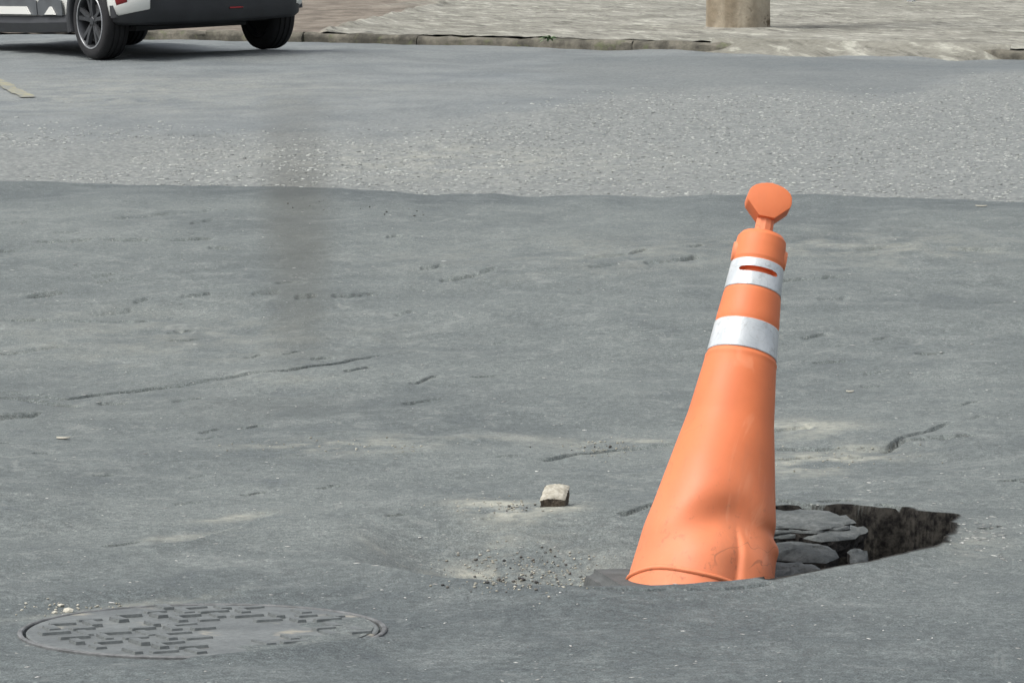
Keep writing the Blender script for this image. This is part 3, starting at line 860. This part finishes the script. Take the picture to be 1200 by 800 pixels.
M_RUBBER = simple('grey_rubber', (0.062, 0.066, 0.064), 0.85, 0.3, 14, 0.003, 90)

CB = Vector((0.393, 6.95, -0.065))
ax = Vector((0.203, 0.445, 1.0)).normalized()
toward = Vector((0, -1, 0))
fy = (toward - ax * toward.dot(ax)).normalized()      # local -Y faces the camera side
xl = (-fy).cross(ax).normalized()
MC = Matrix((( xl.x, -fy.x, ax.x, CB.x), (xl.y, -fy.y, ax.y, CB.y), (xl.z, -fy.z, ax.z, CB.z), (0, 0, 0, 1)))
cone = empty('traffic_cone', (0, 0, 0), MC)
tag(cone, 'tall orange plastic traffic cone with two white bands leaning out of the hole', 'traffic cone')
PT = [-0.08, 0.0, 0.035, 0.08, 0.2, 0.353, 0.475, 0.485, 0.492, 0.563, 0.568, 0.576, 0.630, 0.635, 0.702, 0.708, 0.742, 0.760, 0.769, 0.774]
PR = [0.160, 0.151, 0.147, 0.141, 0.120, 0.0915, 0.0765, 0.0765, 0.0735, 0.0670, 0.0675, 0.0672, 0.0615, 0.0600, 0.0548, 0.0560, 0.0540, 0.0522, 0.0460, 0.0250]
def cone_r(t): return np.interp(t, PT, PR)
SLOT_T, SLOT_H, SLOT_A = 0.674, 0.0060, 0.78
def slot_mask(t, a):
    """a: angle from the side facing the street camera"""
    k = np.abs(a) / SLOT_A
    return np.abs(t - SLOT_T) < SLOT_H * np.sqrt(np.clip(1 - k ** 8, 0, 1))
def cone_point(t, a):
    """t along the axis, a = angle from the front (-Y), positive to the right"""
    r = cone_r(t)
    # crushed foot: big dent in front, a vertical fold and a pinched corner to the right
    g = lambda x, w: np.exp(-(x / w) ** 2)
    d = np.zeros_like(r)
    d -= 0.034 * g(a - 0.25, 0.85) * g(t - 0.110 + 0.06 * (a - 0.25) ** 2, 0.050)
    d -= 0.010 * g(a - 0.15, 0.9) * g(t - 0.20, 0.07)
    d += 0.004 * g(a + 0.65, 0.40) * g(t - 0.065, 0.04)
    d += 0.006 * g(a - 0.98, 0.28) * g(t - 0.055, 0.045)
    q = a - 0.40 + 0.15 * (t - 0.05)
    d -= 0.008 * np.where(q < 0, np.exp(q / 0.22), np.exp(-(q / 0.06) ** 2)) * sstep(0.115, 0.06, t)
    d -= 0.010 * g(a - 0.42, 0.3) * sstep(0.08, 0.0, t)
    d += 0.005 * g(a - 1.42, 0.20) * g(t - 0.090, 0.016)
    d -= 0.008 * g(a - 1.30, 0.35) * g(t - 0.118, 0.016)
    d += 0.002 * g(a + 1.3, 0.5) * g(t - 0.10, 0.035)
    d -= 0.004 * g(a + 0.1, 0.5) * g(t - 0.34, 0.10)
    rr_ = r + d
    # lug mouldings are separate; slot recess
    rr_ = rr_ - 0.011 * slot_mask(t, a)
    x, y = rr_ * np.sin(a), -rr_ * np.cos(a)
    z = t + 0.006 * g(a + 0.75, 0.45) * sstep(0.05, 0.0, t) * sstep(-0.07, -0.03, t)
    return x, y, z
def ring_grid(name, tv, av, fn, mat, parent, mask=None, closed=True):
    T, A = np.meshgrid(tv, av, indexing='ij')
    x, y, z = fn(T, A)
    nt, na = T.shape
    V = np.stack([x, y, z], -1).reshape(-1, 3)
    F = []
    for i in range(nt - 1):
        for j in range(na if closed else na - 1):
            jn = (j + 1) % na
            if mask is not None and mask(0.5 * (tv[i] + tv[i + 1]), av[j] if not closed else av[j] + 0.5 * (2 * math.pi / na)): continue
            F.append((i * na + j, i * na + jn, (i + 1) * na + jn, (i + 1) * na + j))
    return mesh_obj(name, V, F, mat, parent, True)
tv = np.unique(np.concatenate([np.linspace(-0.075, 0.26, 128), np.linspace(0.26, 0.45, 25), np.array(PT), np.linspace(0.45, 0.662, 52), np.linspace(0.662, 0.688, 45), np.linspace(0.688, 0.774, 40)]))
av = np.linspace(-math.pi, math.pi, 256, endpoint=False)
body = ring_grid('cone_body', tv, av, cone_point, M_OR, cone)
sharp(body, 38)
def band(t0, t1):
    tb = np.linspace(t0, t1, 62)
    def fn(t, a):
        r = cone_r(t) + 0.0016 - 0.0012 * (np.abs(t - (t0 + t1) / 2) > (t1 - t0) / 2 - 0.0006)
        return r * np.sin(a), -r * np.cos(a), t
    m = lambda t, a: bool(slot_mask(np.float64(t), np.float64(a)))
    return ring_grid('reflective_band', tb, av, fn, M_BAND, cone, m)
band(0.494, 0.561)
band(0.637, 0.700)
# bottom rim bead, seen from the front left
def bead(t, a):
    x, y, z = cone_point(np.zeros_like(t) - 0.026, a)
    k = np.hypot(x, y)
    rr_ = k + 0.004 * np.cos(t)
    return x / k * rr_, y / k * rr_, z + 0.005 * np.sin(t)
ring_grid('foot_rim', np.linspace(0, 2 * math.pi, 10), av, bead, M_OR, cone)
# side lugs
for sgn in (-1, 1):
    bm = bmesh.new()
    bmesh.ops.create_cone(bm, cap_ends=True, segments=24, radius1=0.019, radius2=0.015, depth=0.009)
    for v in bm.verts:
        v.co = Matrix.Rotation(sgn * math.pi / 2, 4, 'Y') @ v.co
        v.co.z *= 1.35
    o = bm_obj('lug', bm, M_OR, cone)
    sharp(o)
    o.location = (sgn * 0.0535, -0.004, 0.722)
# neck and fan-shaped head
bm = bmesh.new()
bmesh.ops.create_cone(bm, cap_ends=True, segments=10, radius1=0.0205, radius2=0.0185, depth=0.075)
o = bm_obj('neck', bm, M_OR, cone); sharp(o); o.location = (0, 0, 0.800)
out = [(-0.017, 0.812), (-0.046, 0.842), (-0.048, 0.852)]
for k in range(1, 12):
    a = math.pi * k / 12
    out.append((-0.048 * math.cos(a), 0.856 + 0.034 * math.sin(a) ** 0.9))
out += [(0.048, 0.852), (0.046, 0.842), (0.017, 0.812)]
bm = bmesh.new()
f = [bm.verts.new((x, -0.026, z)) for x, z in out]
b = [bm.verts.new((x, 0.026, z)) for x, z in out]
bm.faces.new(f); bm.faces.new(list(reversed(b)))
for k in range(len(out)):
    bm.faces.new((f[k], b[k], b[(k + 1) % len(out)], f[(k + 1) % len(out)]))
bmesh.ops.bevel(bm, geom=list(bm.edges), offset=0.0035, segments=2, affect='EDGES', profile=0.6)
o = bm_obj('head', bm, M_OR, cone); sharp(o, 40); o.location.z = -0.006
# rubber base plate lying flatter in the hole than the cone leans
bm = bmesh.new()
bmesh.ops.create_cube(bm, size=1)
for v in bm.verts: v.co = Vector((v.co.x * (0.40 if v.co.z < 0 else 0.375), v.co.y * (0.40 if v.co.z < 0 else 0.375), v.co.z * 0.055))
bmesh.ops.bevel(bm, geom=list(bm.edges), offset=0.014, segments=3, affect='EDGES')
bm.transform(Matrix.Translation((0.372, 6.985, -0.088)) @ Matrix.Rotation(R(-3), 4, 'X') @ Matrix.Rotation(R(9), 4, 'Z'))
bm.transform(MC.inverted())
o = bm_obj('base_plate', bm, M_RUBBER, cone); sharp(o, 40)

# ------------------------------------------------------------------ pole on the footway
def pole_material():
    t = NT('weathered_concrete')
    o = t.objco()
    n1, n2, n3 = t.noise(3.0, 5, 0.6, v=t.scale(o, (1, 1, 0.35))), t.noise(12, 5, 0.7, v=o), t.noise(5.0, 4, 0.6, v=o)
    c = t.mix(t.rng(n1, 0.35, 0.65), (0.225, 0.185, 0.130), (0.365, 0.320, 0.245))
    c = t.mix(t.rng(n3, 0.60, 0.68), c, (0.130, 0.100, 0.065))
    c = t.mix(0.5, c, t.mix(t.rng(n2, 0.3, 0.7), (0.7, 0.7, 0.7), (1.25, 1.25, 1.25)), 'MULTIPLY')
    return t.out(c, 0.9, t.bump(n2, 0.015, 0.7), Specular_IOR_Level=0.2)
pb = at(865, 33, 0.082)
proot = empty('utility_pole', pb)
tag(proot, 'thick weathered beige concrete pole standing on the footway near the kerb', 'pole')
V, F = [], []
ns_, nh_ = 28, 26
hw = 39 / 4000 * pb.y
for i in range(nh_):
    z = -0.15 + (0.15 + 6.0) * (i / (nh_ - 1)) ** 1.6
    for k in range(ns_):
        a = 2 * math.pi * k / ns_
        oct_ = 1.0 / max(abs(math.cos((a + R(20)) % (math.pi / 4) - math.pi / 8)), 0.01) * math.cos(math.pi / 8)
        r = hw * (1 - 0.035 * max(z, 0)) * (0.4 + 0.6 * oct_) * (1 + 0.03 * float(vnoise(np.array([k * 0.7]), np.array([z * 3]))[0])) 
        V.append((r * math.cos(a), r * math.sin(a), z))
for i in range(nh_ - 1):
    for k in range(ns_): F.append((i * ns_ + k, i * ns_ + (k + 1) % ns_, (i + 1) * ns_ + (k + 1) % ns_, (i + 1) * ns_ + k))
F.append(list(range((nh_ - 1) * ns_, nh_ * ns_)))
shaft = mesh_obj('shaft', V, F, pole_material(), proot, True)
# flaked collar of mortar at the foot
V, F = [], []
for i, (rm, z) in enumerate([(1.10, -0.04), (1.07, 0.000), (1.02, 0.012), (0.95, 0.014)]):
    for k in range(ns_):
        a = 2 * math.pi * k / ns_
        r = hw * rm * (1 + 0.10 * float(vnoise(np.array([k * 0.5]), np.array([5.5]))[0]))
        V.append((r * math.cos(a), r * math.sin(a), z - 0.09 * math.sin(a) * -1 * hw * 0.0 + SLOPE_FAR * r * math.sin(a)))
for i in range(3):
    for k in range(ns_): F.append((i * ns_ + k, i * ns_ + (k + 1) % ns_, (i + 1) * ns_ + (k + 1) % ns_, (i + 1) * ns_ + k))
mcol = simple('mortar_collar', (0.20, 0.19, 0.16), 0.9, 0.25, 12, 0.01, 40)
mesh_obj('mortar_collar', V, F, mcol, proot, True)

# ------------------------------------------------------------------ weed, litter, faded paint
M_LEAF = NT('weed_leaf')
_n = M_LEAF.noise(30, 3)
M_LEAF = M_LEAF.out(M_LEAF.mix(M_LEAF.rng(_n, 0.3, 0.7), (0.055, 0.115, 0.035), (0.12, 0.21, 0.075)), 0.6)
wp = at(645, 48, 0.090)
wroot = empty('weed', wp)
tag(wroot, 'small green weed sprouting from the top of the kerb', 'weed')
rw = random.Random(9)
for k in range(16):
    a = rw.uniform(0, 6.28); L = rw.uniform(0.06, 0.13); lift = rw.uniform(0.2, 0.9); w = rw.uniform(0.010, 0.018)
    V, F = [], []
    for i in range(6):
        t = i / 5
        h = L * (lift * t - 0.5 * t * t) * 1.3
        ww = w * math.sin(math.pi * min(1, 0.12 + 0.86 * t)) ** 0.8
        for s_ in (-1, 1):
            V.append((math.cos(a) * L * t - math.sin(a) * ww * s_, math.sin(a) * L * t + math.cos(a) * ww * s_, h + 0.004 * abs(s_) + 0.012))
    for i in range(5): F.append((2 * i, 2 * i + 1, 2 * i + 3, 2 * i + 2))
    mesh_obj('leaf', V, F, M_LEAF, wroot, True)

M_PAPER = simple('white_paper', (0.72, 0.74, 0.78), 0.7, 0.08, 30)
lp = at(1068, 2, 0.115)
V, F = [], []
for i in range(7):
    for j in range(5):
        V.append(((i - 3) * 0.016, (j - 2) * 0.02, 0.02 + 0.02 * math.sin(i * 1.3 + j) + 0.012 * math.cos(j * 2.1)))
for i in range(6):
    for j in range(4): F.append((i * 5 + j, (i + 1) * 5 + j, (i + 1) * 5 + j + 1, i * 5 + j + 1))
o = mesh_obj('paper_scrap', V, F, M_PAPER)
o.location = lp
tag(o, 'crumpled white paper scrap lying on the far footway', 'litter')
sm = o.modifiers.new('thickness', 'SOLIDIFY'); sm.thickness = 0.001
# strip of pale litter on the new mat
for px, py, wpx, lab in ((1150, 246, 14, 'flat pale strip of litter just on the new side of the asphalt seam'), (996, 460, 9, 'small cream leaf scrap on the asphalt beyond the cone'), (74, 506, 16, 'pale oval fleck like a dry leaf on the asphalt beyond the manhole'),
                         (130, 783 - 60, 12, None)):
    if lab is None: continue
    q = at(px, py); s_ = wpx / 4000 * q.y / 2
    zz = float(surf(np.array([q.x]), np.array([q.y]))[0])
    V, F = [], []
    for i in range(9):
        t = i / 8 * 2 - 1
        ww = s_ * 0.8 * math.sqrt(max(0.02, 1 - t * t))
        V += [(t * s_, -ww, 0.002 + 0.001 * t * t), (t * s_, ww, 0.003 + 0.002 * t * t)]
    for i in range(8): F.append((2 * i, 2 * i + 2, 2 * i + 3, 2 * i + 1))
    o = mesh_obj('leaf_scrap', V, F, M_SAND, None, True)
    o.location = (q.x, q.y, zz + 0.002)
    o.modifiers.new('thickness', 'SOLIDIFY').thickness = 0.0015
    tag(o, lab, 'litter')
# faded yellow paint
t = NT('faded_yellow_paint')
_n = t.noise(9, 5, 0.7)
M_YEL = t.out(t.mix(t.rng(_n, 0.40, 0.55), (0.155, 0.164, 0.160), (0.235, 0.225, 0.145)), 0.85)
q0, q1 = at(-40, 78), at(34, 113)
dv = Vector((q1.x - q0.x, q1.y - q0.y)); L = dv.length; dv.normalize(); nv = Vector((-dv.y, dv.x))
V, F = [], []
nn = int(L / 0.02)
for i in range(nn + 1):
    for s_ in (-1, -0.33, 0.33, 1):
        w = 0.05 * (1 + 0.3 * float(vnoise(np.array([i * 0.7]), np.array([s_ * 3]))[0])) * (0.4 if i == nn else 1)
        x, y = q0.x + dv.x * L * i / nn + nv.x * w * s_, q0.y + dv.y * L * i / nn + nv.y * w * s_
        V.append((x, y, float(surf(np.array([x]), np.array([y]))[0]) + 0.007))
for i in range(nn):
    for k in range(3): F.append((i * 4 + k, (i + 1) * 4 + k, (i + 1) * 4 + k + 1, i * 4 + k + 1))
tag(mesh_obj('lane_marking', V, F, M_YEL, None, True), 'worn yellow paint line on the old road surface', kind='structure')

# ------------------------------------------------------------------ the car
M_WHITE = simple('white_car_paint', (0.70, 0.70, 0.66), 0.25, 0.03, 2, Coat_Weight=0.6)
M_CLAD = simple('dark_plastic_cladding', (0.019, 0.021, 0.024), 0.55, 0.2, 5, 0.001, 200)
M_GREY = simple('dark_grey_trim', (0.075, 0.082, 0.088), 0.5, 0.15, 6)
M_TYRE = simple('tyre_rubber', (0.007, 0.007, 0.008), 0.8, 0.3, 20, 0.002, 120)
M_RIM = simple('dark_alloy', (0.055, 0.058, 0.062), 0.4, 0.2, 10, Metallic=0.5)
M_RIMF = simple('machined_alloy', (0.42, 0.43, 0.44), 0.35, 0.1, 20, Metallic=0.7)
M_DISC = simple('brake_steel', (0.22, 0.22, 0.22), 0.45, 0.2, 30, Metallic=0.8)
M_RED = simple('red_lamp', (0.20, 0.014, 0.016), 0.25, 0.1, 10)
M_GLASS = simple('dark_car_glass', (0.015, 0.018, 0.02), 0.06, 0.05, 4)
M_UNDER = simple('underbody_black', (0.012, 0.012, 0.012), 0.9, 0.3, 10)

WR = 0.305
TRACK, WB = 1.50, 2.46
wl_ = at(117, 71)                     # contact of the rear left wheel
HEAD = R(34)                          # heading, measured from straight away towards the left
h2 = Vector((-math.sin(HEAD), math.cos(HEAD), 0))
slope = SLOPE_FAR
nrm = Vector((-0.037, -slope, 1)).normalized()
fwd = (h2 - nrm * h2.dot(nrm)).normalized()
left = nrm.cross(fwd).normalized()
orig = Vector((wl_.x, wl_.y, float(profile(wl_.y)) + 0.004)) - left * (TRACK / 2 + 0.03)
orig.z = float(profile(orig.y)) + 0.030
MCAR = Matrix(((fwd.x, left.x, nrm.x, orig.x), (fwd.y, left.y, nrm.y, orig.y), (fwd.z, left.z, nrm.z, orig.z), (0, 0, 0, 1)))
car = empty('car', (0, 0, 0), MCAR)
tag(car, 'small white car with dark plastic bumper and sills on the road by the kerb', 'car')

def loft(name, st, mat, parent, wells=True):
    """st: list of (x, [(halfwidth, z), ...] from the bottom up); mirrored to a closed skin"""
    bm = bmesh.new()
    rings = []
    for x, sec in st:
        rings.append([bm.verts.new((x, w, z)) for w, z in sec] + [bm.verts.new((x, -w, z)) for w, z in reversed(sec)])
    n = len(rings[0])
    for a, b in zip(rings[:-1], rings[1:]):
        for k in range(n): bm.faces.new((a[k], a[(k + 1) % n], b[(k + 1) % n], b[k]))
    bm.faces.new(rings[0]); bm.faces.new(rings[-1])
    o = bm_obj(name, bm, mat, None)
    if wells:
        cut = bmesh.new()
        for x in (0, WB):
            for s_ in (-1, 1):
                m = Matrix.Translation((x, s_ * 0.78, WR)) @ Matrix.Rotation(math.pi / 2, 4, 'X')
                bmesh.ops.create_cone(cut, cap_ends=True, segments=40, radius1=0.365, radius2=0.365, depth=0.56, matrix=m)
        c = bm_obj('cutter', cut, None)
        md = o.modifiers.new('b', 'BOOLEAN'); md.operation = 'DIFFERENCE'; md.object = c; md.solver = 'EXACT'
        dg = bpy.context.evaluated_depsgraph_get()
        me = bpy.data.meshes.new_from_object(o.evaluated_get(dg))
        o.modifiers.clear()
        o.data = me
        bpy.data.objects.remove(c)
        o.data.materials.clear(); o.data.materials.append(mat)
    o.parent = parent
    return sharp(o, 25)

# painted shell above the cladding
def sec(w, zb, zt, wt, zr=None, wr=None):
    return [(w * 0.97, zb), (w, zb + 0.12), (w, zt - 0.12), (wt, zt)]
loft('body_shell', [(-0.60, [(0.60, 0.52), (0.66, 0.60), (0.64, 0.85), (0.58, 0.93)]), (-0.50, [(0.76, 0.44), (0.79, 0.55), (0.77, 0.85), (0.72, 0.95)]),
                    (-0.20, [(0.80, 0.34), (0.825, 0.50), (0.80, 0.86), (0.745, 0.97)]), (0.6, [(0.80, 0.32), (0.825, 0.50), (0.80, 0.84), (0.75, 0.95)]),
                    (1.6, [(0.80, 0.32), (0.82, 0.50), (0.80, 0.82), (0.75, 0.92)]), (2.3, [(0.80, 0.34), (0.82, 0.50), (0.79, 0.80), (0.70, 0.91)]),
                    (2.9, [(0.74, 0.42), (0.78, 0.55), (0.74, 0.72), (0.62, 0.82)]), (3.05, [(0.60, 0.46), (0.64, 0.55), (0.62, 0.68), (0.55, 0.75)])], M_WHITE, car)
loft('lower_cladding', [(-0.10, [(0.70, 0.21), (0.815, 0.23), (0.835, 0.30), (0.815, 0.36)]), (1.2, [(0.70, 0.19), (0.815, 0.20), (0.835, 0.28), (0.815, 0.335)]),
                        (2.5, [(0.70, 0.19), (0.815, 0.20), (0.835, 0.28), (0.815, 0.335)]), (3.0, [(0.62, 0.22), (0.72, 0.24), (0.75, 0.36), (0.72, 0.48)]), (3.09, [(0.5, 0.24), (0.60, 0.26), (0.62, 0.36), (0.58, 0.46)])], M_CLAD, car)
# rear bumper: dark, wraps round the corners
def bumper(name, z0, z1, out, mat, a0=-1.0, a1=1.0, n=40, lip=0.02, zfun=None):
    """a runs from the right end (-1) round the back to the left end (+1)"""
    def path(a):
        s_ = abs(a); sg = 1 if a > 0 else -1
        if s_ < 0.60: return (-0.655 + 0.075 * (s_ / 0.60) ** 2, sg * (0.60 * s_ / 0.60))
        t = (s_ - 0.60) / 0.40
        ang = t * math.pi / 2
        return (-0.58 + 0.30 * t * t * 0.8 + 0.02 * math.sin(ang), sg * (0.60 + 0.228 * math.sin(ang) ** 0.9))
    V, F = [], []
    zs = [0.0, 0.06, 0.25, 0.5, 0.75, 0.94, 1.0]
    bul = [-0.05, -0.015, 0.0, 0.006, 0.002, -0.006, -0.03]
    for i in range(n + 1):
        a = a0 + (a1 - a0) * i / n
        x, y = path(a)
        e = 0.004
        xa, ya = path(max(-1, a - e)); xb, yb = path(min(1, a + e))
        nx, ny = (yb - ya), -(xb - xa)
        l = math.hypot(nx, ny) or 1
        nx, ny = -nx / l, -ny / l
        lo, hi = (zfun(a) if zfun else (z0, z1))
        for z, b_ in zip(zs, bul):
            V.append((x + nx * (out + b_), y + ny * (out + b_), lo + (hi - lo) * z))
    m = len(zs)
    for i in range(n):
        for k in range(m - 1): F.append((i * m + k, i * m + k + 1, (i + 1) * m + k + 1, (i + 1) * m + k))
    o = mesh_obj(name, V, F, mat, car, True)
    s2 = o.modifiers.new('thickness', 'SOLIDIFY'); s2.thickness = 0.02; s2.offset = -1
    return o
bumper('rear_bumper', 0.25, 0.72, 0.0, M_CLAD, zfun=lambda a: (0.275 - 0.02 * (1 - abs(a)) , 0.74))
for a0, a1 in ((0.62, 1.0), (-1.0, -0.72)):
    bumper('painted_corner', 0.4, 0.74, 0.026, M_WHITE, a0, a1, 28, zfun=lambda a: (0.325 + 0.05 * (1 - abs(a)) / 0.38, 0.75))
bumper('rear_lamp', 0.47, 0.60, 0.034, M_RED, 0.80, 0.90, 8, zfun=lambda a: (0.405 + 0.2 * (0.9 - a), 0.60))
bumper('reflector', 0.360, 0.378, 0.006, M_RED, -0.16, -0.04, 6)
# tailgate, glass house, roof
loft('roof', [(-0.42, [(0.56, 0.93), (0.60, 1.0), (0.58, 1.36), (0.52, 1.40)]), (0.1, [(0.70, 0.93), (0.70, 1.0), (0.60, 1.44), (0.50, 1.49)]), (1.1, [(0.71, 0.92), (0.70, 1.0), (0.60, 1.46), (0.50, 1.51)]), (1.6, [(0.71, 0.90), (0.70, 0.98), (0.58, 1.38), (0.48, 1.42)]), (2.2, [(0.66, 0.86), (0.66, 0.88), (0.62, 0.90), (0.58, 0.91)])], M_WHITE, car, False)
def pane(name, P, mat=M_GLASS):
    c = sum((Vector(p) for p in P), Vector()) / len(P)
    o = mesh_obj(name, P, [list(range(len(P)))], mat, car)
    q = o.modifiers.new('thickness', 'SOLIDIFY'); q.thickness = 0.012; q.offset = 0
    return o
for s_ in (-1, 1):
    pane('side_window', [(0.05, s_ * 0.712, 1.0), (0.85, s_ * 0.712, 1.0), (0.85, s_ * 0.628, 1.38), (0.15, s_ * 0.628, 1.38)])
    pane('side_window', [(0.95, s_ * 0.712, 1.0), (1.75, s_ * 0.70, 0.98), (1.50, s_ * 0.625, 1.34), (0.95, s_ * 0.625, 1.38)])
    for x0, x1 in ((0.50, 0.93), (0.95, 1.85)):
        # raised door skin with plastic lower part, pale insert
        V = [(x0, s_ * 0.832, 0.345), (x1, s_ * 0.832, 0.345), (x1, s_ * 0.838, 0.44), (x1 - 0.08, s_ * 0.838, 0.50), (x0 + 0.12, s_ * 0.838, 0.50), (x0, s_ * 0.838, 0.46)]
        o = pane('door_cladding', V, M_GREY)
        c0, c1 = x0 + 0.10, x1 - 0.14
        pane('door_insert', [(c0, s_ * 0.8475, 0.352), (c1, s_ * 0.8475, 0.352), (c1 - 0.10, s_ * 0.8475, 0.415), (c0 + 0.07, s_ * 0.8475, 0.415)], M_WHITE)
pane('rear_window', [(-0.445, -0.52, 1.02), (-0.445, 0.52, 1.02), (-0.40, 0.46, 1.34), (-0.40, -0.46, 1.34)])
pane('windscreen', [(2.05, -0.58, 0.955), (2.05, 0.58, 0.955), (1.64, 0.50, 1.36), (1.64, -0.50, 1.36)])
# underbody, axle
bm = bmesh.new(); bmesh.ops.create_cube(bm, size=1)
for v in bm.verts: v.co = Vector((1.2 + v.co.x * 3.3, v.co.y * 1.0, 0.30 + v.co.z * 0.10))
bm_obj('underbody', bm, M_UNDER, car)
bm = bmesh.new()
bmesh.ops.create_cone(bm, cap_ends=True, segments=16, radius1=0.035, radius2=0.035, depth=1.25, matrix=Matrix.Translation((0, 0, WR - 0.03)) @ Matrix.Rotation(math.pi / 2, 4, 'X'))
bm_obj('rear_axle', bm, M_UNDER, car, True)
# black arch flares
for x in (0, WB):
    for s_ in (-1, 1):
        V, F = [], []
        nA = 30
        for i in range(nA + 1):
            a = R(-14) + R(190) * i / nA
            for r, y in ((0.352, 0.80), (0.350, 0.845), (0.372, 0.852), (0.415, 0.846), (0.42, 0.815)):
                V.append((x + r * math.cos(a), s_ * y, max(0.19, WR + r * math.sin(a))))
        for i in range(nA):
            for k in range(4): F.append((i * 5 + k, i * 5 + k + 1, (i + 1) * 5 + k + 1, (i + 1) * 5 + k))
        mesh_obj('wheel_arch', V, F, M_CLAD, car, True)
# wheels
def wheel(x, s_):
    w = bpy.data.objects.new('wheel', None)
    link(w, car)
    w.location = (x, s_ * TRACK / 2, WR)
    w.rotation_euler = (0, 0, 0 if s_ > 0 else math.pi)
    def lat(name, prof, mat, seg=64):
        V, F = [], []
        for r, y in prof:
            for k in range(seg):
                a = 2 * math.pi * k / seg
                V.append((r * math.cos(a), y, r * math.sin(a)))
        for i in range(len(prof) - 1):
            for k in range(seg): F.append((i * seg + k, i * seg + (k + 1) % seg, (i + 1) * seg + (k + 1) % seg, (i + 1) * seg + k))
        o = mesh_obj(name, V, F, mat, w)
        return sharp(o, 40)
    T = [(0.208, -0.095), (0.225, -0.104), (0.270, -0.106), (0.293, -0.092), (0.302, -0.070)]
    for g in (-0.045, 0.0, 0.045): T += [(0.305, g - 0.012), (0.297, g - 0.010), (0.297, g + 0.002), (0.305, g + 0.004)]
    T += [(0.302, 0.070), (0.293, 0.092), (0.270, 0.106), (0.225, 0.104), (0.208, 0.095)]
    lat('tyre', T, M_TYRE)
    lat('rim', [(0.212, 0.097), (0.218, 0.103), (0.205, 0.104), (0.198, 0.092), (0.190, 0.02), (0.185, -0.08), (0.205, -0.095)], M_RIM)
    lat('brake_disc', [(0.001, 0.012), (0.135, 0.012), (0.137, 0.0), (0.001, -0.001)], M_DISC)
    lat('hub', [(0.001, 0.086), (0.030, 0.085), (0.036, 0.078), (0.055, 0.070), (0.060, 0.02)], M_RIM)
    lat('barrel_back', [(0.001, -0.05), (0.186, -0.05)], M_UNDER)
    for k in range(5):
        for side in (-1, 1):
            a = 2 * math.pi * k / 5 + R(18)
            bm = bmesh.new()
            V = []
            for r, off, hw_, y in ((0.035, 0.006, 0.020, 0.080), (0.110, 0.017, 0.020, 0.090), (0.203, 0.040, 0.024, 0.096)):
                for d, yy in ((-hw_, y - 0.028), (-hw_ * 0.7, y), (hw_ * 0.7, y), (hw_, y - 0.028)):
                    X_, Z_ = r, side * off + d
                    V.append(bm.verts.new((X_ * math.cos(a) - Z_ * math.sin(a), yy, X_ * math.sin(a) + Z_ * math.cos(a))))
            for i in range(2):
                for q in range(4): bm.faces.new((V[i * 4 + q], V[i * 4 + (q + 1) % 4], V[(i + 1) * 4 + (q + 1) % 4], V[(i + 1) * 4 + q]))
            bm.faces.new(V[:4]); bm.faces.new(V[8:])
            bm_obj('spoke', bm, M_RIM, w)
    lat('rim_lip', [(0.219, 0.102), (0.217, 0.106), (0.208, 0.106), (0.206, 0.102)], M_RIMF)
    for k in range(4):
        a = 2 * math.pi * k / 4 + R(45)
        bm = bmesh.new()
        bmesh.ops.create_cone(bm, cap_ends=True, segments=8, radius1=0.008, radius2=0.007, depth=0.012, matrix=Matrix.Translation((0.046 * math.cos(a), 0.078, 0.046 * math.sin(a))) @ Matrix.Rotation(math.pi / 2, 4, 'X'))
        bm_obj('wheel_bolt', bm, M_UNDER, w)
    return w
for x in (0, WB):
    for s_ in (1, -1): wheel(x, s_)
